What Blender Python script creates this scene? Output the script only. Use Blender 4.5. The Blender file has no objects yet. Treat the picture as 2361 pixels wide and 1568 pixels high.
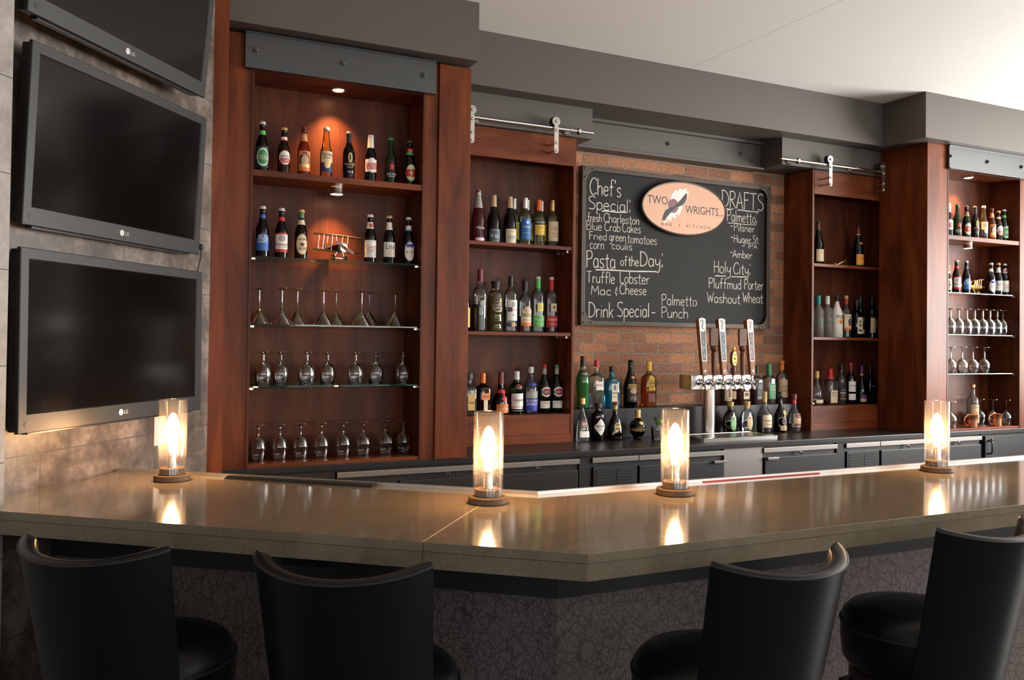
import bpy, bmesh, math, random
from mathutils import Vector, Matrix
random.seed(7)
PI = math.pi
sc = bpy.context.scene
COL = sc.collection
H0 = 1.54                      # eye height: z values below are given relative to it, S() makes them world heights
def S(z): return z + H0

# ------------------------------------------------------------------ camera
def make_camera():
    yaw, pit, roll, f = .4531, .0162, .0125, 1996.99
    d = Vector((math.sin(yaw)*math.cos(pit), math.cos(yaw)*math.cos(pit), math.sin(pit)))
    r = Vector((math.cos(yaw), -math.sin(yaw), 0)); u = r.cross(d)
    c, s = math.cos(roll), math.sin(roll)
    r2 = c*r + s*u; u2 = -s*r + c*u
    cam = bpy.data.cameras.new('camera'); o = bpy.data.objects.new('camera', cam); COL.objects.link(o)
    o.matrix_world = Matrix(((r2.x, u2.x, -d.x, 0), (r2.y, u2.y, -d.y, 0), (r2.z, u2.z, -d.z, H0), (0, 0, 0, 1)))
    cam.sensor_width = 36; cam.lens = f*36/2361; cam.shift_y = -33.95/2361
    cam.clip_start = .05; cam.clip_end = 60
    sc.camera = o
make_camera()

# ------------------------------------------------------------------ world, daylight, exposure
sc.view_settings.view_transform = 'Standard'; sc.view_settings.look = 'None'
sc.view_settings.gamma = 1; sc.view_settings.use_curve_mapping = False
sc.view_settings.exposure = 0.0
sc.cycles.use_denoising = True
sc.cycles.max_bounces = 10; sc.cycles.transparent_max_bounces = 24; sc.cycles.sample_clamp_indirect = 4
sc.cycles.caustics_reflective = False; sc.cycles.caustics_refractive = False
w = bpy.data.worlds.new('daylight'); sc.world = w; w.use_nodes = True
w.node_tree.nodes['Background'].inputs[0].default_value = (.80, .90, 1, 1)
w.node_tree.nodes['Background'].inputs[1].default_value = .45
def area(name, loc, direction, sx, sy, power, col):
    l = bpy.data.lights.new(name, 'AREA'); l.shape = 'RECTANGLE'; l.size = sx; l.size_y = sy; l.energy = power; l.color = col
    o = bpy.data.objects.new(name, l); COL.objects.link(o); o.location = loc
    o.rotation_euler = Vector(direction).to_track_quat('-Z', 'Y').to_euler()
DAY = (1.0, .97, .93)
area('daylight_right_window', (8.25, 1.7, 2.0), (-1, 0, .38), 3.2, 2.0, 560, DAY)
for x, p in ((-2.6, 90), (.6, 80), (3.8, 120), (6.9, 200)):
    area('daylight_front_window', (x, -4.2, 1.9), (0, 1, 1.8), 2.4, 2.0, p, DAY if x > 2 else (.82, .91, 1.0))

# ------------------------------------------------------------------ materials
MATS = {}
def nodes(name):
    m = bpy.data.materials.new(name); m.use_nodes = True
    nt = m.node_tree; b = nt.nodes['Principled BSDF']; MATS[name] = m
    return m, nt, b
def plain(name, col, rough=.5, metal=0, coat=0, spec=.5, emit=None, es=0, bump=None, trans=0, sheen=0):
    m, nt, b = nodes(name)
    b.inputs['Base Color'].default_value = (*col, 1); b.inputs['Roughness'].default_value = rough
    b.inputs['Metallic'].default_value = metal; b.inputs['Coat Weight'].default_value = coat
    b.inputs['Specular IOR Level'].default_value = spec
    if coat: b.inputs['Coat Roughness'].default_value = .12
    if trans: b.inputs['Transmission Weight'].default_value = trans
    if emit: b.inputs['Emission Color'].default_value = (*emit, 1); b.inputs['Emission Strength'].default_value = es
    if bump:
        sc_, st = bump
        tc = nt.nodes.new('ShaderNodeTexCoord'); n = nt.nodes.new('ShaderNodeTexNoise'); n.inputs['Scale'].default_value = sc_; n.inputs['Detail'].default_value = 4
        bp = nt.nodes.new('ShaderNodeBump'); bp.inputs['Strength'].default_value = st; bp.inputs['Distance'].default_value = .002
        nt.links.new(tc.outputs['Object'], n.inputs['Vector']); nt.links.new(n.outputs['Fac'], bp.inputs['Height']); nt.links.new(bp.outputs[0], b.inputs['Normal'])
    return m
def ramp(nt, stops):
    r = nt.nodes.new('ShaderNodeValToRGB')
    e = r.color_ramp.elements
    while len(e) < len(stops): e.new(.5)
    for el, (p, c) in zip(e, stops): el.position = p; el.color = (*c, 1)
    return r
def pos_vec(nt, scale, src='Object', rot=(0, 0, 0)):
    tc = nt.nodes.new('ShaderNodeTexCoord'); mp = nt.nodes.new('ShaderNodeMapping')
    mp.inputs['Scale'].default_value = scale; mp.inputs['Rotation'].default_value = rot
    nt.links.new(tc.outputs[src], mp.inputs['Vector'])
    return mp.outputs[0]
def wood(name, axis, dark, mid, light, rough=.38):
    m, nt, b = nodes(name); L = nt.links
    a = [9, 9, 9]; a[axis] = 1.6
    n1 = nt.nodes.new('ShaderNodeTexNoise'); n1.inputs['Scale'].default_value = 1; n1.inputs['Detail'].default_value = 6; n1.inputs['Distortion'].default_value = .6
    L.new(pos_vec(nt, a), n1.inputs['Vector'])
    a2 = [90, 90, 90]; a2[axis] = 5
    n2 = nt.nodes.new('ShaderNodeTexNoise'); n2.inputs['Scale'].default_value = 1; n2.inputs['Detail'].default_value = 3
    L.new(pos_vec(nt, a2), n2.inputs['Vector'])
    mx = nt.nodes.new('ShaderNodeMath'); mx.operation = 'MULTIPLY_ADD'; mx.inputs[1].default_value = .20; mx.inputs[2].default_value = .06
    L.new(n2.outputs['Fac'], mx.inputs[0])
    ad = nt.nodes.new('ShaderNodeMath'); ad.operation = 'MULTIPLY_ADD'; ad.inputs[1].default_value = .78
    L.new(n1.outputs['Fac'], ad.inputs[0]); L.new(mx.outputs[0], ad.inputs[2])
    r = ramp(nt, [(.36, dark), (.54, mid), (.74, light)])
    L.new(ad.outputs[0], r.inputs[0]); L.new(r.outputs[0], b.inputs['Base Color'])
    b.inputs['Roughness'].default_value = rough; b.inputs['Specular IOR Level'].default_value = .22
    return m
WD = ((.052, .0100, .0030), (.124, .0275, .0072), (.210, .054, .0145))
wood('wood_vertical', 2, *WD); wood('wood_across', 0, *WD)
wood('wood_shaded_inside', 2, (.036, .0075, .003), (.075, .018, .0065), (.125, .034, .011), .4)  # cabinet wood darkened: the shade inside the cabinets is put into its colour
wood('wood_post', 2, (.085, .019, .006), (.155, .037, .011), (.24, .064, .019))
wood('wood_handle', 2, (.16, .06, .022), (.26, .11, .045), (.36, .17, .08), .45)
wood('wood_walnut', 2, (.06, .022, .010), (.11, .042, .018), (.16, .065, .03), .4)
wood('wood_lamp_base', 0, (.06, .035, .02), (.14, .085, .05), (.22, .14, .09), .6)
wood('wood_stool', 2, (.012, .006, .004), (.02, .010, .007), (.03, .015, .010), .3)

def brick_mat():
    m, nt, b = nodes('brick'); L = nt.links
    tc = nt.nodes.new('ShaderNodeTexCoord'); mp = nt.nodes.new('ShaderNodeMapping'); mp.inputs['Location'].default_value = (.0085, -.0105, 0)
    L.new(tc.outputs['UV'], mp.inputs['Vector'])
    nz = nt.nodes.new('ShaderNodeTexNoise'); nz.inputs['Scale'].default_value = 22; nz.inputs['Detail'].default_value = 5
    L.new(tc.outputs['UV'], nz.inputs['Vector'])
    ofs = nt.nodes.new('ShaderNodeVectorMath'); ofs.operation = 'MULTIPLY_ADD'; ofs.inputs[1].default_value = (.005, .005, 0)
    L.new(nz.outputs['Color'], ofs.inputs[0]); L.new(mp.outputs[0], ofs.inputs[2])
    bt = nt.nodes.new('ShaderNodeTexBrick'); bt.offset = .5; bt.inputs['Scale'].default_value = 1
    bt.inputs['Brick Width'].default_value = .206; bt.inputs['Row Height'].default_value = .069
    bt.inputs['Mortar Size'].default_value = .0055; bt.inputs['Mortar Smooth'].default_value = .25; bt.inputs['Bias'].default_value = 0
    bt.inputs['Color1'].default_value = (.50, .225, .115, 1); bt.inputs['Color2'].default_value = (.22, .105, .066, 1); bt.inputs['Mortar'].default_value = (.27, .22, .17, 1)
    L.new(ofs.outputs[0], bt.inputs['Vector'])
    n2 = nt.nodes.new('ShaderNodeTexNoise'); n2.inputs['Scale'].default_value = 60; n2.inputs['Detail'].default_value = 6; n2.inputs['Roughness'].default_value = .7
    L.new(tc.outputs['UV'], n2.inputs['Vector'])
    r = ramp(nt, [(.3, (.55, .52, .5)), (.7, (1.35, 1.3, 1.25))]); L.new(n2.outputs['Fac'], r.inputs[0])
    mu = nt.nodes.new('ShaderNodeMixRGB'); mu.blend_type = 'MULTIPLY'; mu.inputs[0].default_value = 1
    L.new(bt.outputs['Color'], mu.inputs[1]); L.new(r.outputs[0], mu.inputs[2]); L.new(mu.outputs[0], b.inputs['Base Color'])
    h = nt.nodes.new('ShaderNodeMath'); h.operation = 'MULTIPLY_ADD'; h.inputs[1].default_value = -1.0
    n3 = nt.nodes.new('ShaderNodeMath'); n3.operation = 'MULTIPLY'; n3.inputs[1].default_value = .6
    L.new(n2.outputs['Fac'], n3.inputs[0]); L.new(bt.outputs['Fac'], h.inputs[0]); L.new(n3.outputs[0], h.inputs[2])
    bp = nt.nodes.new('ShaderNodeBump'); bp.inputs['Strength'].default_value = .9; bp.inputs['Distance'].default_value = .008
    L.new(h.outputs[0], bp.inputs['Height']); L.new(bp.outputs[0], b.inputs['Normal'])
    b.inputs['Roughness'].default_value = .85
brick_mat()
def tile_mat(name, c0, c1, c2, bw, rh, loc, rough=.45, joint=(.05, .045, .04)):
    m, nt, b = nodes(name); L = nt.links
    tc = nt.nodes.new('ShaderNodeTexCoord'); mp = nt.nodes.new('ShaderNodeMapping'); mp.inputs['Location'].default_value = loc
    L.new(tc.outputs['UV'], mp.inputs['Vector'])
    bt = nt.nodes.new('ShaderNodeTexBrick'); bt.offset = .79; bt.inputs['Scale'].default_value = 1
    bt.inputs['Brick Width'].default_value = bw; bt.inputs['Row Height'].default_value = rh; bt.inputs['Mortar Size'].default_value = .0016; bt.inputs['Mortar Smooth'].default_value = 0
    L.new(mp.outputs[0], bt.inputs['Vector'])
    n1 = nt.nodes.new('ShaderNodeTexNoise'); n1.inputs['Scale'].default_value = 6.5; n1.inputs['Detail'].default_value = 12; n1.inputs['Roughness'].default_value = .74; n1.inputs['Distortion'].default_value = .1
    L.new(tc.outputs['UV'], n1.inputs['Vector'])
    r = ramp(nt, [(.38, c0), (.5, c1), (.62, c2)]); L.new(n1.outputs['Fac'], r.inputs[0])
    mx = nt.nodes.new('ShaderNodeMixRGB'); L.new(bt.outputs['Fac'], mx.inputs[0]); L.new(r.outputs[0], mx.inputs[1]); mx.inputs[2].default_value = (*joint, 1)
    L.new(mx.outputs[0], b.inputs['Base Color']); b.inputs['Roughness'].default_value = rough
    bp = nt.nodes.new('ShaderNodeBump'); bp.inputs['Strength'].default_value = .5; bp.inputs['Distance'].default_value = .002; bp.invert = True
    L.new(bt.outputs['Fac'], bp.inputs['Height']); L.new(bp.outputs[0], b.inputs['Normal'])
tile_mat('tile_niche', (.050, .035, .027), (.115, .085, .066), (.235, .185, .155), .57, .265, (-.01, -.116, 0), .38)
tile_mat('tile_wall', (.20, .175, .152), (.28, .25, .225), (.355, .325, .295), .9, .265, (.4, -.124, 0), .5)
tile_mat('floor_tile', (.05, .04, .034), (.075, .062, .052), (.10, .085, .072), .6, .6, (0, 0, 0), .45)

def stone_mat():
    m, nt, b = nodes('quartz'); L = nt.links
    n1 = nt.nodes.new('ShaderNodeTexNoise'); n1.inputs['Scale'].default_value = 160; n1.inputs['Detail'].default_value = 4
    L.new(pos_vec(nt, (1, 1, 1)), n1.inputs['Vector'])
    n2 = nt.nodes.new('ShaderNodeTexNoise'); n2.inputs['Scale'].default_value = 14; n2.inputs['Detail'].default_value = 4
    L.new(pos_vec(nt, (1, 1, 1)), n2.inputs['Vector'])
    ad = nt.nodes.new('ShaderNodeMath'); ad.operation = 'MULTIPLY_ADD'; ad.inputs[1].default_value = .45
    hf = nt.nodes.new('ShaderNodeMath'); hf.operation = 'MULTIPLY'; hf.inputs[1].default_value = .55
    L.new(n1.outputs['Fac'], hf.inputs[0]); L.new(n2.outputs['Fac'], ad.inputs[0]); L.new(hf.outputs[0], ad.inputs[2])
    r = ramp(nt, [(.36, (.165, .128, .084)), (.5, (.188, .148, .100)), (.64, (.215, .173, .122))])
    L.new(ad.outputs[0], r.inputs[0]); L.new(r.outputs[0], b.inputs['Base Color'])
    b.inputs['Roughness'].default_value = .09; b.inputs['Specular IOR Level'].default_value = .6
stone_mat()
def crackle_mat():
    m, nt, b = nodes('crackle_paper'); L = nt.links
    n0 = nt.nodes.new('ShaderNodeTexNoise'); n0.inputs['Scale'].default_value = 9; n0.inputs['Detail'].default_value = 3
    v = pos_vec(nt, (1, 1, .62)); L.new(v, n0.inputs['Vector'])
    ofs = nt.nodes.new('ShaderNodeVectorMath'); ofs.operation = 'MULTIPLY_ADD'; ofs.inputs[1].default_value = (.07, .07, .07)
    L.new(n0.outputs['Color'], ofs.inputs[0]); L.new(v, ofs.inputs[2])
    cs = []
    for s_, wdt in ((34, .030), (62, .035), (23, .018)):
        vo = nt.nodes.new('ShaderNodeTexVoronoi'); vo.feature = 'DISTANCE_TO_EDGE'; vo.inputs['Scale'].default_value = s_
        L.new(ofs.outputs[0], vo.inputs['Vector'])
        lt = nt.nodes.new('ShaderNodeMath'); lt.operation = 'LESS_THAN'; lt.inputs[1].default_value = wdt
        L.new(vo.outputs['Distance'], lt.inputs[0]); cs.append(lt)
    mx0 = nt.nodes.new('ShaderNodeMath'); mx0.operation = 'MAXIMUM'; L.new(cs[0].outputs[0], mx0.inputs[0]); L.new(cs[1].outputs[0], mx0.inputs[1])
    mxm = nt.nodes.new('ShaderNodeMath'); mxm.operation = 'MAXIMUM'; L.new(mx0.outputs[0], mxm.inputs[0]); L.new(cs[2].outputs[0], mxm.inputs[1])
    mx = nt.nodes.new('ShaderNodeMixRGB'); L.new(mxm.outputs[0], mx.inputs[0]); mx.inputs[1].default_value = (.170, .134, .125, 1); mx.inputs[2].default_value = (.078, .055, .049, 1)
    L.new(mx.outputs[0], b.inputs['Base Color']); b.inputs['Roughness'].default_value = .6
crackle_mat()
plain('paint_bronze', (.084, .071, .062), .5, bump=(60, .06))
plain('paint_black', (.022, .022, .024), .42)
plain('steel_black', (.105, .107, .110), .36, metal=.95, bump=(8, .05))
plain('laminate_black', (.013, .012, .012), .32)
plain('fridge_black', (.016, .016, .017), .42)
plain('steel', (.62, .58, .54), .26, metal=1)
plain('steel_dull', (.34, .31, .29), .38, metal=1)
plain('steel_bright', (.78, .76, .73), .18, metal=1)
plain('chrome', (.82, .81, .80), .07, metal=1)
plain('nickel', (.72, .66, .60), .3, metal=1)
plain('brass', (.72, .50, .20), .25, metal=1)
plain('copper', (.80, .36, .19), .25, metal=1)
plain('aluminium', (.72, .71, .70), .35, metal=1)
plain('bronze_frame', (.055, .041, .030), .5, metal=.4, bump=(30, .1))
plain('chalkboard', (.014, .013, .0125), .6, spec=.2)
plain('leather', (.0040, .0044, .0054), .32, spec=.30, bump=(260, .16))
plain('leather_piping', (.010, .009, .009), .5)
plain('rubber', (.01, .01, .01), .7)
plain('tv_bezel', (.020, .020, .020), .40, metal=.2)
plain('tv_shell', (.008, .008, .010), .3)
plain('tv_screen', (.003, .0025, .0025), .12, spec=.3)
plain('white_plate', (.75, .66, .6), .4)
plain('ceiling_paint', (.88, .87, .83), .8)
plain('wall_paint', (.22, .20, .18), .8)
plain('frame_white', (.6, .6, .6), .5)
plain('ice', (.75, .78, .78), .25, trans=.5)
plain('leaf', (.12, .30, .05), .5); plain('lime', (.25, .42, .05), .45)
for n_, c_ in dict(white=(.75, .72, .66), cream=(.68, .55, .36), paper=(.70, .62, .50), yellow=(.75, .48, .06), gold=(.55, .36, .10), red=(.48, .018, .025), darkred=(.16, .02, .02),
                   green=(.03, .22, .07), limegreen=(.10, .45, .10), darkgreen=(.012, .05, .025), blue=(.018, .12, .42), navy=(.02, .03, .12), royal=(.02, .04, .42), black=(.008, .008, .008), orange=(.70, .17, .02),
                   pink=(.62, .12, .25), silver=(.55, .55, .54), tan=(.50, .34, .20), brown=(.10, .045, .02), charcoal=(.06, .05, .052), teal=(.0, .30, .26), purple=(.09, .025, .16), amber_orange=(.80, .32, .02), grey=(.20, .21, .21), ink=(.016, .011, .022), peach=(.66, .36, .23), mauve=(.20, .085, .095), ash=(.33, .33, .32), lemon=(.70, .62, .12), slate=(.045, .075, .095), maroon=(.12, .022, .022)).items():
    plain(n_, c_, .5)
plain('foil_gold', (.70, .48, .18), .35, metal=.8); plain('foil_silver', (.70, .68, .66), .3, metal=.8)

def glass_mat(name, tint, gloss=.9, rough=.04, milk=0., milkcol=(1, 1, 1), ior=1.45):
    m = bpy.data.materials.new(name); m.use_nodes = True; MATS[name] = m
    nt = m.node_tree; L = nt.links
    for n in list(nt.nodes):
        if n.type != 'OUTPUT_MATERIAL': nt.nodes.remove(n)
    out = nt.nodes['Material Output']
    t = nt.nodes.new('ShaderNodeBsdfTransparent'); t.inputs[0].default_value = (*tint, 1)
    g = nt.nodes.new('ShaderNodeBsdfGlossy'); g.inputs['Roughness'].default_value = rough; g.inputs[0].default_value = (gloss, gloss, gloss, 1)
    fr = nt.nodes.new('ShaderNodeFresnel'); fr.inputs[0].default_value = ior
    mx = nt.nodes.new('ShaderNodeMixShader'); L.new(fr.outputs[0], mx.inputs[0])
    base = t
    if milk:
        d = nt.nodes.new('ShaderNodeBsdfDiffuse'); d.inputs[0].default_value = (*milkcol, 1)
        tr = nt.nodes.new('ShaderNodeBsdfTranslucent'); tr.inputs[0].default_value = (*milkcol, 1)
        a = nt.nodes.new('ShaderNodeMixShader'); a.inputs[0].default_value = .5; L.new(d.outputs[0], a.inputs[1]); L.new(tr.outputs[0], a.inputs[2])
        b2 = nt.nodes.new('ShaderNodeMixShader'); b2.inputs[0].default_value = milk; L.new(t.outputs[0], b2.inputs[1]); L.new(a.outputs[0], b2.inputs[2]); base = b2
    L.new(base.outputs[0], mx.inputs[1]); L.new(g.outputs[0], mx.inputs[2]); L.new(mx.outputs[0], out.inputs[0])
    return m, nt, out
def solid_glass(name, col, rough=0):
    m, nt, b = nodes(name)
    b.inputs['Base Color'].default_value = (*col, 1); b.inputs['Roughness'].default_value = rough; b.inputs['IOR'].default_value = 1.45; b.inputs['Transmission Weight'].default_value = 1
solid_glass('crystal', (1, 1, 1))
glass_mat('glass_shelf', (.80, .95, .90), rough=.02, milk=.05, milkcol=(.15, .6, .45))
glass_mat('glass_clear', (.94, .955, .955), milk=.045)
glass_mat('glass_pane', (.95, .97, .97))
glass_mat('glass_amber', (.16, .045, .012), milk=.03, milkcol=(.5, .15, .03))
glass_mat('glass_rust', (.50, .13, .03), milk=.10, milkcol=(.7, .16, .03))
glass_mat('glass_brown', (.06, .022, .012), milk=.02, milkcol=(.15, .05, .02))
glass_mat('glass_green', (.10, .30, .10), milk=.04, milkcol=(.05, .35, .06))
glass_mat('glass_dark', (.015, .018, .014), milk=.03, milkcol=(.02, .02, .018))
glass_mat('glass_darkgreen', (.05, .12, .05), milk=.02, milkcol=(.05, .15, .05))
glass_mat('glass_pale', (.86, .86, .70), milk=.10, milkcol=(.62, .58, .34))
glass_mat('glass_frost', (.5, .5, .45), rough=.35, milk=.55, milkcol=(.42, .38, .33))
glass_mat('glass_blue', (.10, .55, .72), milk=.30, milkcol=(.03, .45, .70))
glass_mat('glass_gold', (.85, .62, .22), milk=.05, milkcol=(.8, .5, .1))
glass_mat('glass_pinkwine', (.52, .12, .18), milk=.12, milkcol=(.55, .07, .13))
glass_mat('liquid_gold', (.90, .50, .06), milk=.30, milkcol=(.95, .42, .02))
glass_mat('liquid_whisky', (.35, .09, .02), milk=.12, milkcol=(.6, .14, .02))
glass_mat('liquid_dark', (.03, .02, .018), milk=.05, milkcol=(.06, .03, .02))
glass_mat('liquid_green', (.05, .5, .05), milk=.8, milkcol=(.025, .52, .03))
glass_mat('liquid_olive', (.55, .45, .12), milk=.3, milkcol=(.42, .33, .08))
glass_mat('liquid_clear', (.92, .94, .94))
m_, nt_, out_ = glass_mat('glass_seeded', (.985, .965, .95), milk=.017, milkcol=(1, .93, .85), ior=1.16)  # slight warm milkiness in the glass stands in for the halo round the bulb
for n_ in nt_.nodes:
    if n_.type == 'MIX_SHADER' and n_.inputs[0].is_linked and n_.inputs[0].links[0].from_node.type == 'FRESNEL':
        nt_.links.remove(n_.inputs[0].links[0]); n_.inputs[0].default_value = .07
def seeds(nt, out):
    L = nt.links; v = nt.nodes.new('ShaderNodeTexVoronoi'); v.inputs['Scale'].default_value = 170; v.inputs['Randomness'].default_value = 1
    L.new(pos_vec(nt, (1, 1, .8)), v.inputs['Vector'])
    lt = nt.nodes.new('ShaderNodeMath'); lt.operation = 'LESS_THAN'; lt.inputs[1].default_value = .15; L.new(v.outputs['Distance'], lt.inputs[0])
    d = nt.nodes.new('ShaderNodeBsdfTranslucent'); d.inputs[0].default_value = (1, .93, .86, 1)
    mx = nt.nodes.new('ShaderNodeMixShader'); sm = nt.nodes.new('ShaderNodeMath'); sm.operation = 'MULTIPLY'; sm.inputs[1].default_value = .16; L.new(lt.outputs[0], sm.inputs[0])
    L.new(sm.outputs[0], mx.inputs[0]); L.new(out.inputs[0].links[0].from_socket, mx.inputs[1]); L.new(d.outputs[0], mx.inputs[2]); L.new(mx.outputs[0], out.inputs[0])
seeds(nt_, out_)
def chalk_mat():
    m, nt, b = nodes('chalk'); L = nt.links
    n = nt.nodes.new('ShaderNodeTexNoise'); n.inputs['Scale'].default_value = 190; n.inputs['Detail'].default_value = 3
    L.new(pos_vec(nt, (1, 1, 1)), n.inputs['Vector'])
    r = ramp(nt, [(.34, (.40, .36, .32)), (.56, (.74, .67, .60))]); L.new(n.outputs['Fac'], r.inputs[0]); L.new(r.outputs[0], b.inputs['Base Color'])
    b.inputs['Roughness'].default_value = .95
chalk_mat()
def emit(name, col, st):
    m = bpy.data.materials.new(name); m.use_nodes = True; MATS[name] = m; nt = m.node_tree
    b = nt.nodes['Principled BSDF']; b.inputs['Base Color'].default_value = (.8, .8, .8, 1); b.inputs['Emission Color'].default_value = (*col, 1); b.inputs['Emission Strength'].default_value = st
emit('bulb_glow', (1, .56, .23), 225)
emit('puck_glow', (1, .66, .32), 30)

# ------------------------------------------------------------------ mesh helpers
class MB:
    def __init__(s): s.v = []; s.f = []; s.uv = None; s.flat = set()
    def add(s, vs, fs, flat=False):
        o = len(s.v); s.v += [tuple(v) for v in vs]
        for f in fs:
            if flat: s.flat.add(len(s.f))
            s.f.append(tuple(i+o for i in f))
        return s
    def box(s, x0, x1, y0, y1, z0, z1):
        return s.add([(x0, y0, z0), (x1, y0, z0), (x1, y1, z0), (x0, y1, z0), (x0, y0, z1), (x1, y0, z1), (x1, y1, z1), (x0, y1, z1)],
                     [(3, 2, 1, 0), (4, 5, 6, 7), (0, 1, 5, 4), (1, 2, 6, 5), (2, 3, 7, 6), (3, 0, 4, 7)], True)
    def prism(s, pts, z0, z1):
        n = len(pts); a = sum(pts[i][0]*pts[(i+1) % n][1]-pts[(i+1) % n][0]*pts[i][1] for i in range(n))
        if a < 0: pts = pts[::-1]
        return s.add([(p[0], p[1], z0) for p in pts]+[(p[0], p[1], z1) for p in pts],
                     [tuple(range(n-1, -1, -1)), tuple(range(n, 2*n))]+[(i, (i+1) % n, n+(i+1) % n, n+i) for i in range(n)], True)
    def slab(s, pts, y0, y1):                # outline in x,z pushed along y (y0 is the front)
        n = len(pts); a = sum(pts[i][0]*pts[(i+1) % n][1]-pts[(i+1) % n][0]*pts[i][1] for i in range(n))
        if a < 0: pts = pts[::-1]
        return s.add([(p[0], y0, p[1]) for p in pts]+[(p[0], y1, p[1]) for p in pts],
                     [tuple(range(n)), tuple(range(2*n-1, n-1, -1))]+[(i, n+i, n+(i+1) % n, (i+1) % n) for i in range(n)], True)
    def lathe(s, prof, seg=24, c=(0, 0, 0), axis='z', close=True):
        vs = []
        for r, z in prof:
            for k in range(seg):
                a = 2*PI*k/seg; p = (r*math.cos(a), r*math.sin(a), z)
                if axis == 'y': p = (p[0], p[2], p[1])
                if axis == 'x': p = (p[2], p[0], p[1])
                vs.append((p[0]+c[0], p[1]+c[1], p[2]+c[2]))
        n = len(prof); fs = []
        for i in range(n-1):
            for k in range(seg):
                q = (i*seg+k, i*seg+(k+1) % seg, (i+1)*seg+(k+1) % seg, (i+1)*seg+k)
                fs.append(q[::-1] if axis == 'y' else q)
        if close:
            b = tuple(range(seg-1, -1, -1)); t = tuple((n-1)*seg+k for k in range(seg))
            if axis == 'y': b = b[::-1]; t = t[::-1]
            fs += [b, t]
        return s.add(vs, fs)
    def cyl(s, r, z0, z1, seg=24, c=(0, 0, 0), axis='z', bev=0):
        p = [(r, z0), (r, z1)] if not bev else [(r-bev, z0), (r, z0+bev), (r, z1-bev), (r-bev, z1)]
        return s.lathe(p, seg, c, axis)
    def tube(s, path, rad, seg=8, closed=False):
        pts = [Vector(p) for p in path]; n = len(pts); vs = []; up = None
        for i, p in enumerate(pts):
            a = pts[(i-1) % n] if (closed or i > 0) else p; b = pts[(i+1) % n] if (closed or i < n-1) else p
            t = (b-a).normalized()
            if up is None:
                up = Vector((0, 0, 1)) if abs(t.z) < .9 else Vector((1, 0, 0))
            u = (up-t*up.dot(t)).normalized(); v = t.cross(u); up = u
            r = rad[i] if isinstance(rad, (list, tuple)) else rad
            for k in range(seg): vs.append(p+u*(r*math.cos(2*PI*k/seg))+v*(r*math.sin(2*PI*k/seg)))
        fs = []
        for i in range(n if closed else n-1):
            j = (i+1) % n
            for k in range(seg): fs.append((i*seg+k, i*seg+(k+1) % seg, j*seg+(k+1) % seg, j*seg+k))
        if not closed: fs += [tuple(range(seg-1, -1, -1)), tuple((n-1)*seg+k for k in range(seg))]
        return s.add(vs, fs)
    def grid(s, rows, closed_u=False):
        n, m = len(rows), len(rows[0]); vs = [p for r in rows for p in r]; fs = []
        for i in range(n-1):
            for k in range(m if closed_u else m-1): fs.append((i*m+k, i*m+(k+1) % m, (i+1)*m+(k+1) % m, (i+1)*m+k))
        return s.add(vs, fs)
    def mesh(s, name, mat, smooth=True, uv=None, bev=0):
        me = bpy.data.meshes.new(name); me.from_pydata(s.v, [], s.f)
        if mat: me.materials.append(MATS[mat])
        if bev:
            bm = bmesh.new(); bm.from_mesh(me)
            bmesh.ops.bevel(bm, geom=[e for e in bm.edges if len(e.link_faces) == 2 and e.calc_face_angle(0) > .6], offset=bev, segments=2, affect='EDGES', profile=.6, clamp_overlap=True)
            bm.to_mesh(me); bm.free()
        else:
            for i, p in enumerate(me.polygons): p.use_smooth = smooth and i not in s.flat
        if smooth and not bev:
            bm = bmesh.new(); bm.from_mesh(me)
            for e in bm.edges:
                if len(e.link_faces) == 2 and e.calc_face_angle(0) > .75: e.smooth = False
            bm.to_mesh(me); bm.free()
        if uv:
            L = me.uv_layers.new(name='uv')
            for lp in me.loops: L.data[lp.index].uv = uv(me.vertices[lp.vertex_index].co)
        me.update()
        return me
def link(name, me, parent=None, loc=None, rotz=0):
    o = bpy.data.objects.new(name, me); COL.objects.link(o)
    if parent: o.parent = parent
    if loc: o.location = loc
    if rotz: o.rotation_euler.z = rotz
    return o
def obj(name, mb, mat, parent=None, loc=None, label=None, **k):
    o = link(name, mb.mesh(name, mat, **k), parent, loc)
    if label: o['label'] = label
    return o
def tag(o, label, cat, group=None, kind=None):
    o['label'] = label; o['category'] = cat
    if group: o['group'] = group
    if kind: o['kind'] = kind
    return o
def thing(name, label, cat, loc=(0, 0, 0), rotz=0, group=None):
    return tag(link(name, None, None, loc, rotz), label, cat, group)
def struct(name, mb, mat, **k):
    o = obj(name, mb, mat, **k); o['kind'] = 'structure'; return o
def dup(root, loc, label=None, group=None, rotz=None):
    r = root.copy(); COL.objects.link(r); r.location = loc
    if rotz is not None: r.rotation_euler.z = rotz
    if label: r['label'] = label
    if group: r['group'] = group
    for ch in list(root.children):
        c = ch.copy(); COL.objects.link(c); c.parent = r
        for g in ch.children:
            d = g.copy(); COL.objects.link(d); d.parent = c
    return r
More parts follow.
